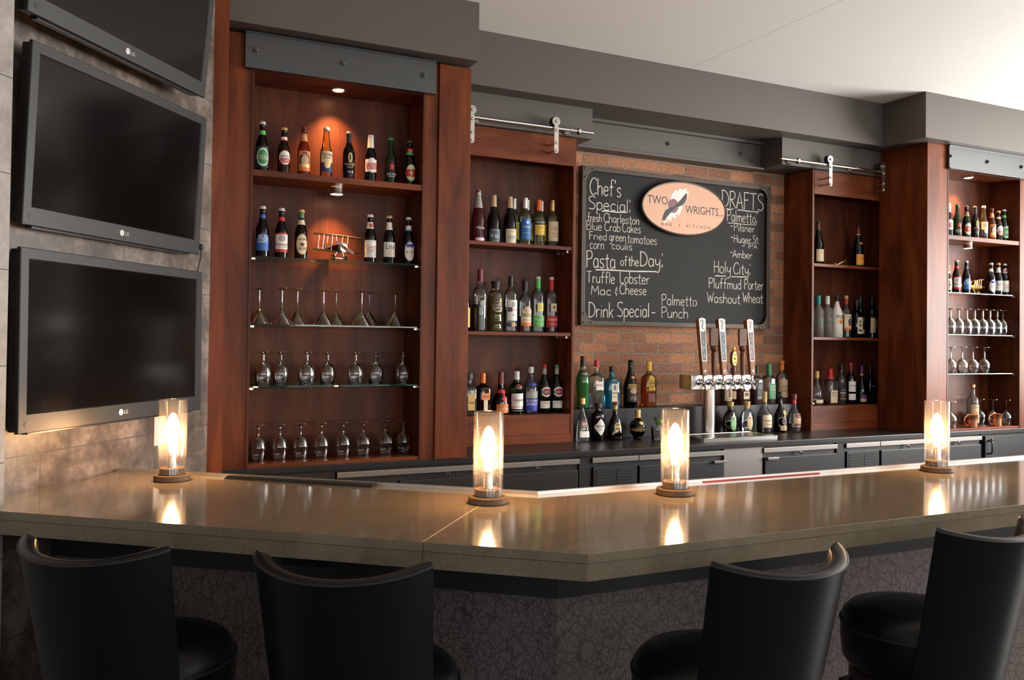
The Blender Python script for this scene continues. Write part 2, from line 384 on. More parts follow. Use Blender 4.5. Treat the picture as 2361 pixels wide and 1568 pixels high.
# printed lettering: outlines of the built-in font as a mesh, width 0..w at cap height 1
_tc = {}
def text_mesh(s):
    if s in _tc: return _tc[s]
    cu = bpy.data.curves.new('t', 'FONT'); cu.body = s; cu.resolution_u = 2
    o = bpy.data.objects.new('t', cu); COL.objects.link(o)
    dg = bpy.context.evaluated_depsgraph_get(); ev = o.evaluated_get(dg); me = ev.to_mesh()
    vs = [tuple(v.co) for v in me.vertices]; fs = [tuple(p.vertices) for p in me.polygons]
    ev.to_mesh_clear(); bpy.data.objects.remove(o); bpy.data.curves.remove(cu)
    x0 = min(v[0] for v in vs); k = 1/.69
    vs = [((v[0]-x0)*k, v[1]*k) for v in vs]
    _tc[s] = (vs, fs, max(v[0] for v in vs)); return _tc[s]
def flat_text(mb, s, x, z, h, y, width=None, center=False, shear=0):
    vs, fs, w_ = text_mesh(s); sx = (width/w_) if width else h
    ox = x-(w_*sx/2 if center else 0)
    mb.add([(ox+v[0]*sx+shear*v[1]*h, y, z+v[1]*h) for v in vs], fs, True)
# hand lettering: one-stroke alphabet
GL = {'C': (6.2, '6,8.5 4.5,10 2,9 .5,6 .5,3 2,.5 4,.2 6,1.5'), 'h': (4.9, '.5,10 .5,0;.5,3.6 2,5.5 3.8,5 4.2,3 4.2,0'), 'e': (4.7, '.4,2.9 4,3.3 3.5,5 2,5.6 .6,4 .4,2 1.5,.2 3,.2 4.2,1.2'),
      'f': (4, '4,9.4 2.8,10 1.8,8.5 1.7,0;.1,5.4 3.6,5.7'), "'": (1.6, '1,10 .6,8'), 's': (4.2, '3.8,5 2.3,5.6 .8,4.8 1,3.4 3,2.4 3.6,1.2 2.4,.1 .4,.6'),
      'S': (5.6, '5.2,9 3.5,10 1,9 .8,7 2.5,5.5 4.6,4 5,2 3.5,.2 .4,.8'), 'p': (4.7, '.5,5.5 .5,-3.5;.5,4.3 2.2,5.6 4,4.5 4.1,1.5 2.4,.1 .6,1'), 'c': (4.4, '4,4.8 2.3,5.6 .7,4 .6,1.8 2,.1 4,1'),
      'i': (1.7, '.8,5.5 .8,0;.8,7.3 .9,7.8'), 'a': (4.8, '4,4.9 2,5.6 .6,4 .6,1.5 2,.1 3.8,1.5;4,5.5 4.2,0'), 'l': (1.6, '.8,10 .8,0'), 'r': (3.5, '.5,5.5 .6,0;.6,3.4 1.8,5.2 3.2,5.3'),
      't': (3.6, '1.8,8.5 1.7,1 2.4,0 3.4,.4;.1,5.6 3.4,5.9'), 'n': (4.6, '.5,5.5 .5,0;.5,3.6 2,5.5 3.6,5 4,3.4 4,0'), 'o': (4.6, '2.4,5.6 .7,4.4 .5,1.6 2.2,0 4,1.6 3.9,4.4 2,5.6'),
      'B': (5.4, '.5,10 .5,0;.4,9.9 3.5,9.5 4.2,7.5 3,5.6 .6,5.2;2.6,5.4 5,4 4.8,1.2 3,.1 .4,.1'), 'u': (4.7, '.5,5.5 .6,1.5 1.8,.1 3.4,1 4,2.6;4,5.5 4.1,0'),
      'b': (4.6, '.5,10 .5,0;.5,4.2 2.3,5.6 4.1,4.3 4.1,1.4 2.3,0 .6,1'), 'k': (4.2, '.5,10 .5,0;3.8,5.5 .6,2.5;1.6,3.4 4,0'), 'F': (5, '.6,10 .6,0;.3,9.9 4.8,10;.6,5.4 3.8,5.7'),
      'd': (4.7, '4,4.8 2.2,5.6 .6,4 .6,1.5 2.2,.1 4,1.4;4,10 4.1,0'), 'g': (4.7, '4,4.8 2.2,5.6 .6,4 .8,1.2 2.4,.3 4,1.6;4,5.4 4,-2.5 2.5,-3.8 .8,-3'),
      'm': (6.6, '.5,5.5 .5,0;.5,3.8 1.8,5.5 2.9,4.8 3.1,3 3.1,0;3.1,3.8 4.6,5.5 5.7,4.8 6,3 6,0'), 'P': (5.2, '.6,10 .6,0;.1,9.4 3,10 4.8,8.5 4.5,6 2.5,5 .7,5'),
      'D': (6, '.6,10 .6,0;.1,9.9 3,9.6 5.4,7 5.4,3 3.4,.6 .2,.1'), 'y': (4.6, '.4,5.5 .8,2.2 2,1.4 3.6,2.8;4,5.5 3.8,-1.5 2.6,-3.6 .6,-3'), 'T': (5.8, '0,9.7 5.6,10;2.8,10 2.7,0'),
      'L': (4.8, '!.6,10 .6,.2 4.6,.3'), 'M': (6.8, '!.4,0 .9,10 3.4,3 5.9,10 6.4,0'), '&': (3.6, '3.2,7 1.4,6.8 1,5.6 2.6,5 .9,4.4 .6,2.6 2,2 3.4,2.8;2,9 2,7;2,2 2,0'),
      'A': (5.6, '!0,0 2.8,10 5.4,0;!.9,3.4 4.7,3.7'), 'R': (5.4, '.6,10 .6,0;.1,9.4 3,10 4.6,8.5 4.3,6.3 2.5,5.2 .7,5;1.6,5 5.2,0'), 'H': (5.4, '.5,10 .5,0;4.8,10 4.9,0;.5,5 4.8,5.3'),
      'I': (1.6, '.8,10 .8,0'), 'W': (7.2, '!0,10 1.8,0 3.5,7.5 5,0 7,10'), 'w': (5.6, '!0,5.5 1.2,0 2.7,4.4 3.9,0 5.4,5.5'), '.': (1.4, '.5,0 .8,.5'), ':': (1.4, '.7,9.8 .8,8;.8,2 .6,0'), 'v': (4, '!0,5.5 2,0 4,5.5')}
def crom(p):
    if len(p) < 3: return p
    q = [p[0]]+p+[p[-1]]; out = []
    for i in range(1, len(q)-2):
        for k in range(4):
            t = k/4; a, b, c, d = q[i-1], q[i], q[i+1], q[i+2]
            out.append(tuple(.5*(2*b[j]+(c[j]-a[j])*t+(2*a[j]-5*b[j]+4*c[j]-d[j])*t*t+(3*b[j]-a[j]-3*c[j]+d[j])*t**3) for j in (0, 1)))
    return out+[p[-1]]
def ribbon(mb, pts, wd, y, rnd):
    n = len(pts); vs = []
    for i, p in enumerate(pts):
        a = pts[max(0, i-1)]; b = pts[min(n-1, i+1)]; dx, dz = b[0]-a[0], b[1]-a[1]; l = math.hypot(dx, dz) or 1
        w_ = wd*(.85+.35*rnd.random())/2
        vs += [(p[0]-dz/l*w_, y, p[1]+dx/l*w_), (p[0]+dz/l*w_, y, p[1]-dx/l*w_)]
    mb.add(vs, [(2*i+1, 2*i+3, 2*i+2, 2*i) for i in range(n-1)], True)
def hand_text(mb, s, x, z, width, h, y, wd, rnd):
    tot = sum(GL[c][0]+.5 for c in s); sx = width/tot; sz = h/10; cx = x
    for c in s:
        for st in GL[c][1].split(';'):
            straight = st[0] == '!'; pts = [tuple(float(t) for t in q.split(',')) for q in st.lstrip('!').split()]
            if not straight: pts = crom(pts)
            else:
                fine = []
                for a, b in zip(pts, pts[1:]):
                    fine += [(a[0]+(b[0]-a[0])*k/3, a[1]+(b[1]-a[1])*k/3) for k in range(3)]
                pts = fine+[pts[-1]]
            y -= .00004; ribbon(mb, [(cx+p[0]*sx, z+p[1]*sz) for p in pts], wd, y, rnd)
        cx += (GL[c][0]+.5)*sx
# ------------------------------------------------------------------ the setting
def A(name, mb, mat, root=None, parent=None, label=None, **k):     # mesh built in room coordinates (z relative to eye height) under a thing
    c = root.location if root else Vector((0, 0, 0)); p = parent.location if parent else Vector((0, 0, 0))
    mb.v = [(v[0]-c[0], v[1]-c[1], v[2]+H0-c[2]) for v in mb.v]
    return obj(name, mb, mat, parent or root, label=label, **k)
NV = Vector((.787, -.617, 0)); TV = Vector((.617, .787, 0))
def nt(d, s): p = NV*d+TV*s; return (p.x, p.y)
def sprism(name, pts, z0, z1, mat, **k): return struct(name, MB().prism(pts, S(z0), S(z1)), mat, **k)
def sbox(name, x0, x1, y0, y1, z0, z1, mat, **k): return struct(name, MB().box(x0, x1, y0, y1, S(z0), S(z1)), mat, **k)
CEIL = 1.74
sbox('floor', -7, 8.6, -4.6, 5, -H0-.05, -H0, 'floor_tile', uv=lambda c: (c.x, c.y))
cm = MB().box(-7, 3.398, -4.6, 5, S(CEIL), S(CEIL+.05)).box(3.402, 8.6, -4.6, 5, S(CEIL), S(CEIL+.05)).box(3.39, 3.41, -4.6, 5, S(CEIL+.008), S(CEIL+.045))
struct('ceiling', cm, 'ceiling_paint')
sbox('wall_back', -1, 8.6, 4.884, 5, -H0, CEIL, 'brick', uv=lambda c: (c.x, c.z))
uvt = lambda c: (c.x*TV.x+c.y*TV.y, c.z)
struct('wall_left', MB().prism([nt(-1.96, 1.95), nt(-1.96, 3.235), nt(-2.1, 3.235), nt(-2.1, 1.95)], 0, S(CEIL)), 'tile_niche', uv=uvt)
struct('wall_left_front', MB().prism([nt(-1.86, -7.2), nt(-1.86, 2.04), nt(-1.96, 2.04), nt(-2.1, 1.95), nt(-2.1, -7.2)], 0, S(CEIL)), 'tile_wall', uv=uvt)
wf = MB(); wx = [(-3.9, -1.3), (-.7, 1.9), (2.5, 5.1), (5.6, 8.2)]; y0, y1 = -4.5, -4.4
wf.box(-7, 8.6, y0, y1, 0, .85).box(-7, 8.6, y0, y1, 2.95, S(CEIL))
for a, b in zip([-7]+[q[1] for q in wx], [q[0] for q in wx]+[8.6]): wf.box(a, b, y0, y1, .85, 2.95)
struct('wall_front', wf, 'wall_paint')
wr = MB().box(8.4, 8.5, -4.6, 5, 0, .9).box(8.4, 8.5, -4.6, 5, 3.05, S(CEIL)).box(8.4, 8.5, -4.6, 0, .9, 3.05).box(8.4, 8.5, 3.4, 5, .9, 3.05)
struct('wall_right', wr, 'wall_paint')
def window_frame(name, along_x, a, b, z0, z1, c):
    m = MB(); t = .05
    bars = [(a, a+t, z0, z1), (b-t, b, z0, z1), (a, b, z0, z0+t), (a, b, z1-t, z1), ((a+b)/2-t/2, (a+b)/2+t/2, z0, z1)]
    for p, q, r, s in bars:
        if along_x: m.box(p, q, c-.04, c+.04, r, s)
        else: m.box(c-.04, c+.04, p, q, r, s)
    o = struct(name, m, 'frame_white')
    g = MB().box(a+t, b-t, c-.004, c+.004, z0+t, z1-t) if along_x else MB().box(c-.004, c+.004, a+t, b-t, z0+t, z1-t)
    obj('window_pane', g, 'glass_pane', o)
for k, (a, b) in enumerate(wx): window_frame('window_%d' % (k+1), True, a, b, .85, 2.95, -4.45)
window_frame('window_5', False, 0, 3.4, .9, 3.05, 8.45)
sbox('trim_1', .30, 1.781, 4.091, 4.884, 1.437, CEIL, 'paint_bronze')          # deep cornice over the left cabinet
sbox('trim_2', 1.781, 5.134, 4.45, 4.884, 1.430, CEIL, 'paint_bronze')        # cornice over the brick wall
sbox('trim_3', 5.134, 8.4, 4.091, 4.884, 1.424, CEIL, 'paint_bronze')
sbox('trim_4', 1.70, 2.768, 4.585, 4.884, 1.243, 1.43, 'paint_bronze')        # boxes the sliding rails are fixed to
sbox('trim_5', 4.307, 5.28, 4.585, 4.884, 1.243, 1.43, 'paint_bronze')
m = MB().box(2.768, 4.307, 4.80, 4.884, S(1.235), S(1.43)).box(2.768, 4.307, 4.765, 4.80, S(1.235), S(1.247)).box(2.768, 4.307, 4.765, 4.80, S(1.412), S(1.43))
pl = struct('trim_6', m, 'paint_bronze')
def hexbolt(mb, x, y, z, r=.018):       # washer and hexagonal head standing out towards -y
    mb.cyl(r, y-.004, y, 18, (x, 0, z), 'y').cyl(r*.62, y-.016, y-.004, 6, (x, 0, z), 'y', bev=.002)
for x in (3.498, 4.124):
    b = MB(); hexbolt(b, x, 4.80, S(1.336)); obj('bolt', b, 'paint_bronze', pl, smooth=False)
sbox('trim_7', .428, .497, 3.735, 4.30, -H0, CEIL, 'wood_post')               # tall wooden post beside the screens

# ------------------------------------------------------------------ the long bar in front
bar = thing('bar_counter', 'long grey-brown stone-topped bar counter bending in front of the stools', 'bar', (1.2, 2.1, 0))
ZT = -.47
FC = (.993, 1.643); BC = (1.228, 2.329); FL = (-.254, 2.69); JF = (.699, 1.89); JB = (1.134, 2.408)
left_pts = [FL, JF, JB, (.087, 3.287), nt(-1.9585, 2.642), nt(-1.9585, 2.045), nt(-1.858, 2.045)]
right_pts = [JF, FC, (7.0, FC[1]+.02), (7.0, BC[1]), BC, JB]
g = .0006
def shift(pts, dx, dy): return [(p[0]+dx, p[1]+dy) for p in pts]
for nm, pts, sg in (('countertop', left_pts, -1), ('countertop', right_pts, 1)):
    mb = MB().prism(shift(pts, sg*g*.77, -sg*g*.64), ZT-.022, ZT).prism(shift(pts, sg*g*.77, -sg*g*.64+.0035), ZT-.062, ZT-.0232)
    A(nm, mb, 'quartz', bar, bev=.0012)
def off(p, k): return p
LD = Vector((.643, .766))              # inward across the left wing of the bar
def wing(k):                            # the outline set back k from the front edge
    c = (FC[0]+.364*k, FC[1]+k); v = Vector((-.766, .643))
    d0 = .787*c[0]-.617*c[1]; L = (-1.9575-d0)/(.787*v.x-.617*v.y)
    return (c[0]+v.x*L, c[1]+v.y*L), c, (7.0, c[1])
def strip(k0, k1, z0, z1):
    a, b = wing(k0), wing(k1)
    return MB().prism([a[0], a[1], b[1], b[0]], z0, z1).prism([a[1], a[2], b[2], b[1]], z0, z1)
A('apron', strip(.378, .46, -.688, -.532), 'paint_black', bar)
A('front_panel', strip(.393, .46, -H0, -.688), 'crackle_paper', bar)
def rail(off_, w_, z0, z1):
    pl_ = (.643*BC[0]+.766*BC[1]); o1 = off_; o2 = off_+w_
    def ln(o):
        # points of the back edge moved back by o
        y = BC[1]+o; x = (pl_+o-.766*y)/.643
        s = (pl_+o+.066)/.9996; q = Vector((-.766, .643))
        L = -((.787*x-.617*y)+1.95)/(.787*q.x-.617*q.y)
        return (x+q.x*L, y+q.y*L), (x, y), (7.0, y)
    a, b = ln(o1), ln(o2)
    return MB().prism([a[0], a[1], b[1], b[0]], z0, z1).prism([a[1], a[2], b[2], b[1]], z0, z1)
A('seam', MB().prism([(JF[0]-.0012, JF[1]+.004), (JF[0]+.0012, JF[1]+.003), (JB[0]+.0012, JB[1]-.006), (JB[0]-.0012, JB[1]-.005)], ZT-.01, ZT+.00025), 'tan', bar)
A('edge_rail', rail(0.0008, .012, -.50, ZT+.010), 'aluminium', bar)
A('edge_tape', MB().box(1.853, 2.374, BC[1]-.003, BC[1], ZT, ZT+.0035), 'red', bar, label='thin red strip along the metal edge')
A('power_box', MB().prism([(.478, 2.395), (.478+.766*.13, 2.395-.643*.13), (.478+.766*.13+.013, 2.395-.643*.13+.016), (.478+.013, 2.395+.016)], -.62, -.555), 'laminate_black', bar)
mt = thing('bar_mat', 'narrow black rubber bar mat lying along the metal edge of the bar', 'mat', (.6, 2.74, S(ZT)+.0006))
mm = MB(); q = Vector((.766, -.643)); p0 = Vector((.425, 2.995))
e = [p0, p0+q*.52, p0+q*.52-LD*.034, p0-LD*.034]
A('mat_base', mm.prism([tuple(x) for x in e], ZT+.0006, ZT+.004), 'rubber', mt)
mm = MB()
for k in range(60):
    for j in range(3):
        c = p0+q*(.006+k*.0087)-LD*(.007+j*.010); mm.box(c.x-.0028, c.x+.0028, c.y-.0028, c.y+.0028, ZT+.004, ZT+.009)
A('mat_studs', mm, 'rubber', mt)['kind'] = 'stuff'

# ------------------------------------------------------------------ back counter, ledge and what stands below
ctr = thing('back_counter', 'black laminate back counter running below the cabinets and the brick wall', 'counter', (4, 4.5, S(-.655)))
A('countertop', MB().box(.50, 8.35, 4.20, 4.882, -.655, -.6226), 'laminate_black', ctr, bev=.003)
A('bottle_ledge', MB().box(2.667, 4.606, 4.70, 4.882, -.6226, -.4366), 'laminate_black', ctr, bev=.002)
for q in ((.50, 1.10, 4.26), (2.495, 2.57, 4.8), (4.472, 4.545, 4.8)): A('side_panel', MB().box(q[0], q[1], 4.235, q[2], -H0+.001, -.655), 'fridge_black', ctr)
A('steel_panel', MB().box(3.525, 3.83, 4.232, 4.26, -H0+.1, -.657), 'steel_dull', ctr, label='plain steel filler panel')
def lock(root, x, z, y=4.222):
    A('lock', MB().cyl(.011, y-.012, y, 16, (x, 0, z), 'y', bev=.002), 'chrome', root)
def fridge(label, x0, x1, trims, doors, vent=None, locks=(), clips=()):
    r = thing('bar_fridge', label, 'fridge', ((x0+x1)/2, 4.5, 0), group=None)
    A('body', MB().box(x0, x1, 4.245, 4.85, -H0+.001, -.657), 'fridge_black', r)
    for a, b in trims: A('top_trim', MB().box(a, b, 4.222, 4.245, -.697, -.668), 'steel_dull', r, bev=.002)
    for a, b in doors: A('door', MB().box(a, b, 4.222, 4.244, -H0+.12, -.728), 'fridge_black', r, bev=.003)
    if vent:
        a, b = vent; mb = MB().box(a, b, 4.226, 4.244, -H0+.12, -.722)
        v = A('vent_panel', mb, 'fridge_black', r, bev=.002)
        mb = MB(); w_ = (b-a-.06)/2
        for i in range(9):
            for j in range(2):
                xa = a+.02+j*(w_+.02); mb.slab([(xa, -.75-i*.017), (xa+w_, -.75-i*.017), (xa+w_, -.743-i*.017), (xa, -.743-i*.017)], 4.222, 4.2262)
        A('slats', mb, 'rubber', r, v)
    for x in locks: lock(r, x, -.709)
    for x in clips: A('handle', MB().box(x-.045, x+.045, 4.205, 4.222, -.742, -.726), 'steel', r, bev=.002)
    return r
fridge('long black under-counter fridge below the left wooden cabinets', 1.107, 2.489, [(1.107, 2.489)], [(1.12, 1.415), (1.43, 1.955), (1.965, 2.48)], None, (1.69, 2.222))
fridge('black under-counter fridge with grille below the green and blue bottles', 2.575, 3.522, [(2.575, 2.887), (2.893, 3.522)], [(2.895, 3.515)], (2.583, 2.88), (3.215,), (3.475,))
fridge('black under-counter fridge right of the plain steel panel', 3.835, 4.467, [(3.835, 4.467)], [(3.845, 4.46)], None, (4.14,), (3.90,))
fridge('black under-counter fridge with grille below the rightmost lamp', 4.549, 5.915, [(4.549, 4.863), (4.869, 5.915)], [(4.875, 5.39), (5.4, 5.905)], (4.557, 4.858), (5.135, 5.66))
r = thing('storage_cabinet', 'matt black cupboard with a loop handle at the far right', 'cupboard', (6.9, 4.5, 0))
A('body', MB().box(5.938, 8.3, 4.245, 4.85, -H0+.001, -.657), 'fridge_black', r)
A('door', MB().box(5.95, 6.9, 4.222, 4.245, -H0+.1, -.672), 'fridge_black', r, bev=.002)
hd = A('handle', MB().tube([(5.984, 4.222, -.705), (5.984, 4.195, -.708), (5.984, 4.19, -.725), (5.984, 4.19, -.78), (5.984, 4.195, -.797), (5.984, 4.222, -.80)], .006, 10), 'fridge_black', r)
lock(r, 6.026, -.700)

# ------------------------------------------------------------------ wooden cabinets
GS = (.381, .059, -.237); GSR = (.381, .077, -.207)
def tall_cabinet(label, x0, xi0, xi1, x1, pil, zs_):
    """x0..xi0 stile, xi0..xi1 opening, xi1..x1 stile, pil the thick pillar"""
    r = thing('bottle_cabinet', label, 'cabinet', ((xi0+xi1)/2, 4.3, S(-.622)))
    yb = 4.445
    for a, b in ((x0, xi0-.012), (xi1+.012, x1)): A('stile', MB().box(a, b, 4.20, 4.23, -.622, 1.423), 'wood_vertical', r)
    for a, b in ((xi0-.012, xi0), (xi1, xi1+.012)): A('side_panel', MB().box(a, b, 4.193, yb+.02, -.622, 1.30), 'wood_shaded_inside', r)
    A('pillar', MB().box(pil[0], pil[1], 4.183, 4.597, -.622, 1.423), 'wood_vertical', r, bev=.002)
    A('back_panel', MB().box(xi0-.012, xi1+.012, yb, yb+.02, -.622, 1.30), 'wood_shaded_inside', r)
    A('top_panel', MB().box(xi0, xi1, 4.195, yb, 1.252, 1.272), 'wood_shaded_inside', r)
    A('shelf', MB().box(xi0, xi1, 4.197, yb, .757, .787), 'wood_across', r, bev=.001)
    A('bottom_panel', MB().box(xi0, xi1, 4.197, yb, -.622, -.603), 'wood_across', r, bev=.001)
    for z in zs_:
        for x in (xi0+.012, xi1-.012):
            A('shelf_pin', MB().box(x-.010, x+.010, 4.225, 4.24, z-.0176, z-.0086), 'nickel', r)
    return r
CL = tall_cabinet('tall left cabinet of beer bottles, biplane and upturned glasses beside the screens', .497, .676, 1.520, 1.603, (1.6035, 1.781), GS)
CR = tall_cabinet('tall right cabinet of beer bottles, yellow biplane and copper mugs', 5.476, 5.505, 6.297, 6.42, (5.269, 5.4755), GSR)
def glass_shelf(label, x0, x1, z, grp):
    o = obj('glass_shelf', MB().box(-(x1-x0)/2, (x1-x0)/2, -.108, .108, -.008, 0), 'glass_shelf', bev=.001)
    o.location = ((x0+x1)/2, 4.328, S(z)); return tag(o, label, 'shelf', grp)
for c_, x0, x1, grp in (('left', .679, 1.517, 'glass shelves of the left cabinet'), ('right', 5.508, 6.294, 'glass shelves of the right cabinet')):
    top = 'the dark metal biplane' if c_ == 'left' else 'the yellow biplane'
    mid = 'upturned martini glasses' if c_ == 'left' else 'a crowded row of eight upturned glasses'
    low = 'seven short upturned goblets' if c_ == 'left' else 'four upturned wine glasses'
    for z, t in zip(GS if c_ == 'left' else GSR, (top, mid, low)): glass_shelf('clear glass shelf in the %s cabinet carrying %s' % (c_, t), x0, x1, z, grp)
def header(label, x0, x1, bolts, mat):
    r = thing('header_plate', label, 'metal plate', ((x0+x1)/2, 4.17, S(1.26)))
    A('plate', MB().box(x0, x1, 4.160, 4.172, 1.258, 1.422).box(x0, x1, 4.150, 4.178, 1.252, 1.260).box(x0, x1, 4.150, 4.178, 1.416, 1.422).box(x0, x0+.02, 4.172, 4.182, 1.26, 1.42).box(x1-.02, x1, 4.172, 4.182, 1.26, 1.42), mat, r)
    for x in bolts:
        b = MB(); hexbolt(b, x, 4.160, 1.341); A('bolt', b, mat, r, smooth=False)
header('dark grey steel plate with three bolts above the left cabinet', .627, 1.575, (.673, 1.087, 1.505), 'steel_black')
header('pale-lit steel plate with three bolts above the right cabinet', 5.465, 6.45, (5.463+.012, 5.875, 6.262), 'steel_black')
def recess_light(label, x, z, recessed):
    r = thing('puck_light', label, 'cabinet light', (x, 4.32, S(z)))
    if recessed:
        A('rim', MB().lathe([(.026, z), (.036, z-.004), (.038, z), (.026, z+.001)], 24, (x, 4.32, 0), close=False), 'nickel', r)
        A('lens', MB().cyl(.026, z-.0022, z-.0005, 24, (x, 4.32, 0)), 'puck_glow', r)
    else:
        A('housing', MB().lathe([(.030, z), (.031, z-.028), (.034, z-.036), (.029, z-.034)], 24, (x, 4.32, 0), close=False), 'nickel', r)
        A('lens', MB().cyl(.029, z-.035, z-.032, 24, (x, 4.32, 0)), 'puck_glow', r)
    l = bpy.data.lights.new('puck_beam', 'SPOT'); l.energy = 80 if recessed else 42; l.color = (1, .54, .22); l.spot_size = 1.5; l.spot_blend = 1.0; l.shadow_soft_size = .02
    o = bpy.data.objects.new('puck_beam', l); COL.objects.link(o); o.parent = r; o.location = (0, 0, -.006 if recessed else -.04); o.rotation_euler = (.22, 0, 0)
for x, c_ in ((1.108, 'left'), (5.883, 'right')):
    recess_light('round recessed downlight in the top of the %s cabinet' % c_, x, 1.2505, True)
    recess_light('round puck light under the wooden shelf of the %s cabinet' % c_, x, .7564, False)

def low_cabinet(label, x0, x1, side, front_x):
    r = thing('spirits_cabinet', label, 'cabinet', ((x0+x1)/2, 4.72, S(-.622)))
    yb = 4.815; t = .018
    A('side_panel', MB().box(*((x1-t, x1) if side == 'r' else (x0, x0+t)), 4.60, 4.883, -.622, 1.238), 'wood_vertical', r, bev=.001)
    A('side_panel', MB().box(*((x0, x0+t) if side == 'r' else (x1-t, x1)), 4.60, 4.883, -.622, 1.238), 'wood_shaded_inside', r)
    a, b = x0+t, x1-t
    A('back_panel', MB().box(a, b, yb, yb+.02, -.622, 1.238), 'wood_shaded_inside', r)
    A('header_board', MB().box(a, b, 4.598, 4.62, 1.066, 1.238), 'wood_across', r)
    A('top_panel', MB().box(a, b, 4.62, yb, 1.20, 1.22), 'wood_shaded_inside', r)
    for z in (.570, .044): A('shelf', MB().box(a+.003, b-.008, 4.602, yb, z-.021, z), 'wood_across', r, bev=.001)
    A('bottom_shelf', MB().box(a, b, 4.602, yb, -.47, -.450), 'wood_across', r)
    A('kick_board', MB().box(a, b, 4.604, 4.62, -.57, -.47), 'wood_across', r)
    A('kick_board', MB().box(a, b, 4.601, 4.62, -.622, -.571), 'wood_across', r)
    for z in (.549, .023):
        for y in (4.64, 4.76):
            x = b-.006 if side == 'r' else b-.012
            A('shelf_pin', MB().box(x-.016, x, y-.004, y+.004, z-.014, z), 'nickel', r)
    return r
C2 = low_cabinet('wooden cabinet of wine and spirit bottles left of the chalkboard', 1.70, 2.665, 'r', 0)
C3 = low_cabinet('wooden cabinet of bottles with a tiny brass airplane right of the chalkboard', 4.608, 5.40, 'l', 0)
A('door_bumper', MB().lathe([(.004, 4.60), (.004, 4.592), (.009, 4.588), (.009, 4.582), (.004, 4.578)], 14, (4.612, 0, -.43), 'y'), 'chrome', C3)

def rail_set(label, x0, x1, hang, stand, stop):
    y, z = 4.53, 1.265
    r = thing('sliding_rail', label, 'rail', ((x0+x1)/2, y, S(z)))
    A('rail', MB().cyl(.0105, x0, x1, 16, (0, y, z), 'x', bev=.002), 'steel_bright', r)
    for x in stand:
        A('standoff', MB().cyl(.023, 4.572, 4.5845, 24, (x, 0, z), 'y', bev=.003).cyl(.009, y, 4.574, 14, (x, 0, z), 'y').cyl(.008, y-.013, y, 12, (x, 0, z), 'y', bev=.002), 'steel_bright', r)
    st_ = A('end_stop', MB().cyl(.018, y-.012, y+.012, 20, (stop, 0, z), 'y', bev=.002), 'rubber', r)
    A('stop_cap', MB().cyl(.013, y-.0145, y-.0118, 16, (stop, 0, z), 'y', bev=.001), 'steel_bright', r, st_)
    for x in hang:
        h = thing('rail_hanger', '%s strap hanger with wheel on the %s rail' % (('left', 'right')[x != hang[0]], label.split(' rail')[0].split('steel ')[-1]), 'hanger', (x, y, S(1.12)))
        w_ = .0145; pts = [(x-w_, 1.125), (x-w_*.7, 1.114), (x, 1.110), (x+w_*.7, 1.114), (x+w_, 1.125), (x+w_, 1.275), (x-w_, 1.275)]
        A('strap', MB().slab(pts, y-.024, y-.016), 'steel', h)
        A('wheel', MB().lathe([(.010, y-.016), (.029, y-.016), (.030, y-.011), (.024, y-.003), (.024, y+.003), (.030, y+.011), (.029, y+.016), (.010, y+.016)], 28, (x, 0, 1.302), 'y'), 'rubber', h)
        d = A('wheel_disc', MB().cyl(.027, y-.021, y-.016, 28, (x, 0, 1.302), 'y', bev=.001), 'steel', h)
        for zb in (1.302, 1.248, 1.172, 1.127):
            A('bolt', MB().cyl(.0095, y-.032, y-.0205, 12, (x, 0, zb), 'y', bev=.003), 'steel_bright', h, smooth=True)
        for zb in (1.172, 1.127): A('spacer', MB().cyl(.006, y-.016, 4.5972, 10, (x, 0, zb), 'y'), 'steel', h)
rail_set('brushed steel left sliding rail over the wine cabinet', 1.80, 2.742, (1.927, 2.473), (1.975, 2.585), 2.642)
rail_set('brushed steel right sliding rail over the brass airplane cabinet', 4.245, 5.262, (4.685, 5.214), (4.368, 4.955), 4.40)
# ------------------------------------------------------------------ television screens
def tv(label, s, z, offset, tilt, W=.905, H=.533):
    p = NV*(-1.96+offset)+TV*(s+W/2)
    r = thing('television', label, 'television', (p.x, p.y, S(z)), group=None)
    r.rotation_euler = (tilt, 0, math.atan2(.787, .617))
    hw = W/2
    obj('shell', MB().box(-hw+.004, hw-.004, .010, .040, .004, H-.004).box(-hw+.14, hw-.14, .038, min(.075, offset-.012), .06, H-.12), 'tv_shell', r, bev=.004)
    b = .034; bb = .056
    m = MB()
    def frame(i, y): return [(-hw+i[0], y, i[1]), (hw-i[0], y, i[1]), (hw-i[0], y, H-i[2]), (-hw+i[0], y, H-i[2])]
    m.grid([frame((0, 0, 0), .012), frame((0, 0, 0), .002), frame((.002, .002, .002), 0), frame((b-.003, bb-.003, b-.003), 0), frame((b, bb, b), .004), frame((b, bb, b), .010)], True)
    fr = obj('bezel', m, 'tv_bezel', r, smooth=False)
    obj('screen', MB().box(-hw+b, hw-b, .004, .009, bb, H-b), 'tv_screen', r)
    lg = MB().cyl(.0105, -.0008, .0004, 24, (-.014, 0, .028), 'y'); flat_text(lg, 'LG', .002, .0215, .0125, -.0005)
    obj('logo', lg, 'silver', fr)
    obj('sensor', MB().slab([(-hw+.035+.013*math.cos(a*PI/8), .026+.009*math.sin(a*PI/8)) for a in range(16)], -.001, .001), 'tv_shell', fr)
    obj('speaker_strip', MB().box(-hw+.05, hw-.05, .012, .034, -.006, .005), 'tv_shell', r)
    return r
tv('lowest of the three wall televisions, above the leftmost lamp', 2.106, -.287, .082, -.005, .922)
tv('middle television on the tiled wall, between two other screens', 2.132, .314, .058, .043)
tv('topmost television on the tiled wall, leaning forward and cut by the picture top', 2.080, .908, .107, .09, .897)
def wallpt(s, d, z): p = NV*(-1.96+d)+TV*s; return (p.x, p.y, S(z))
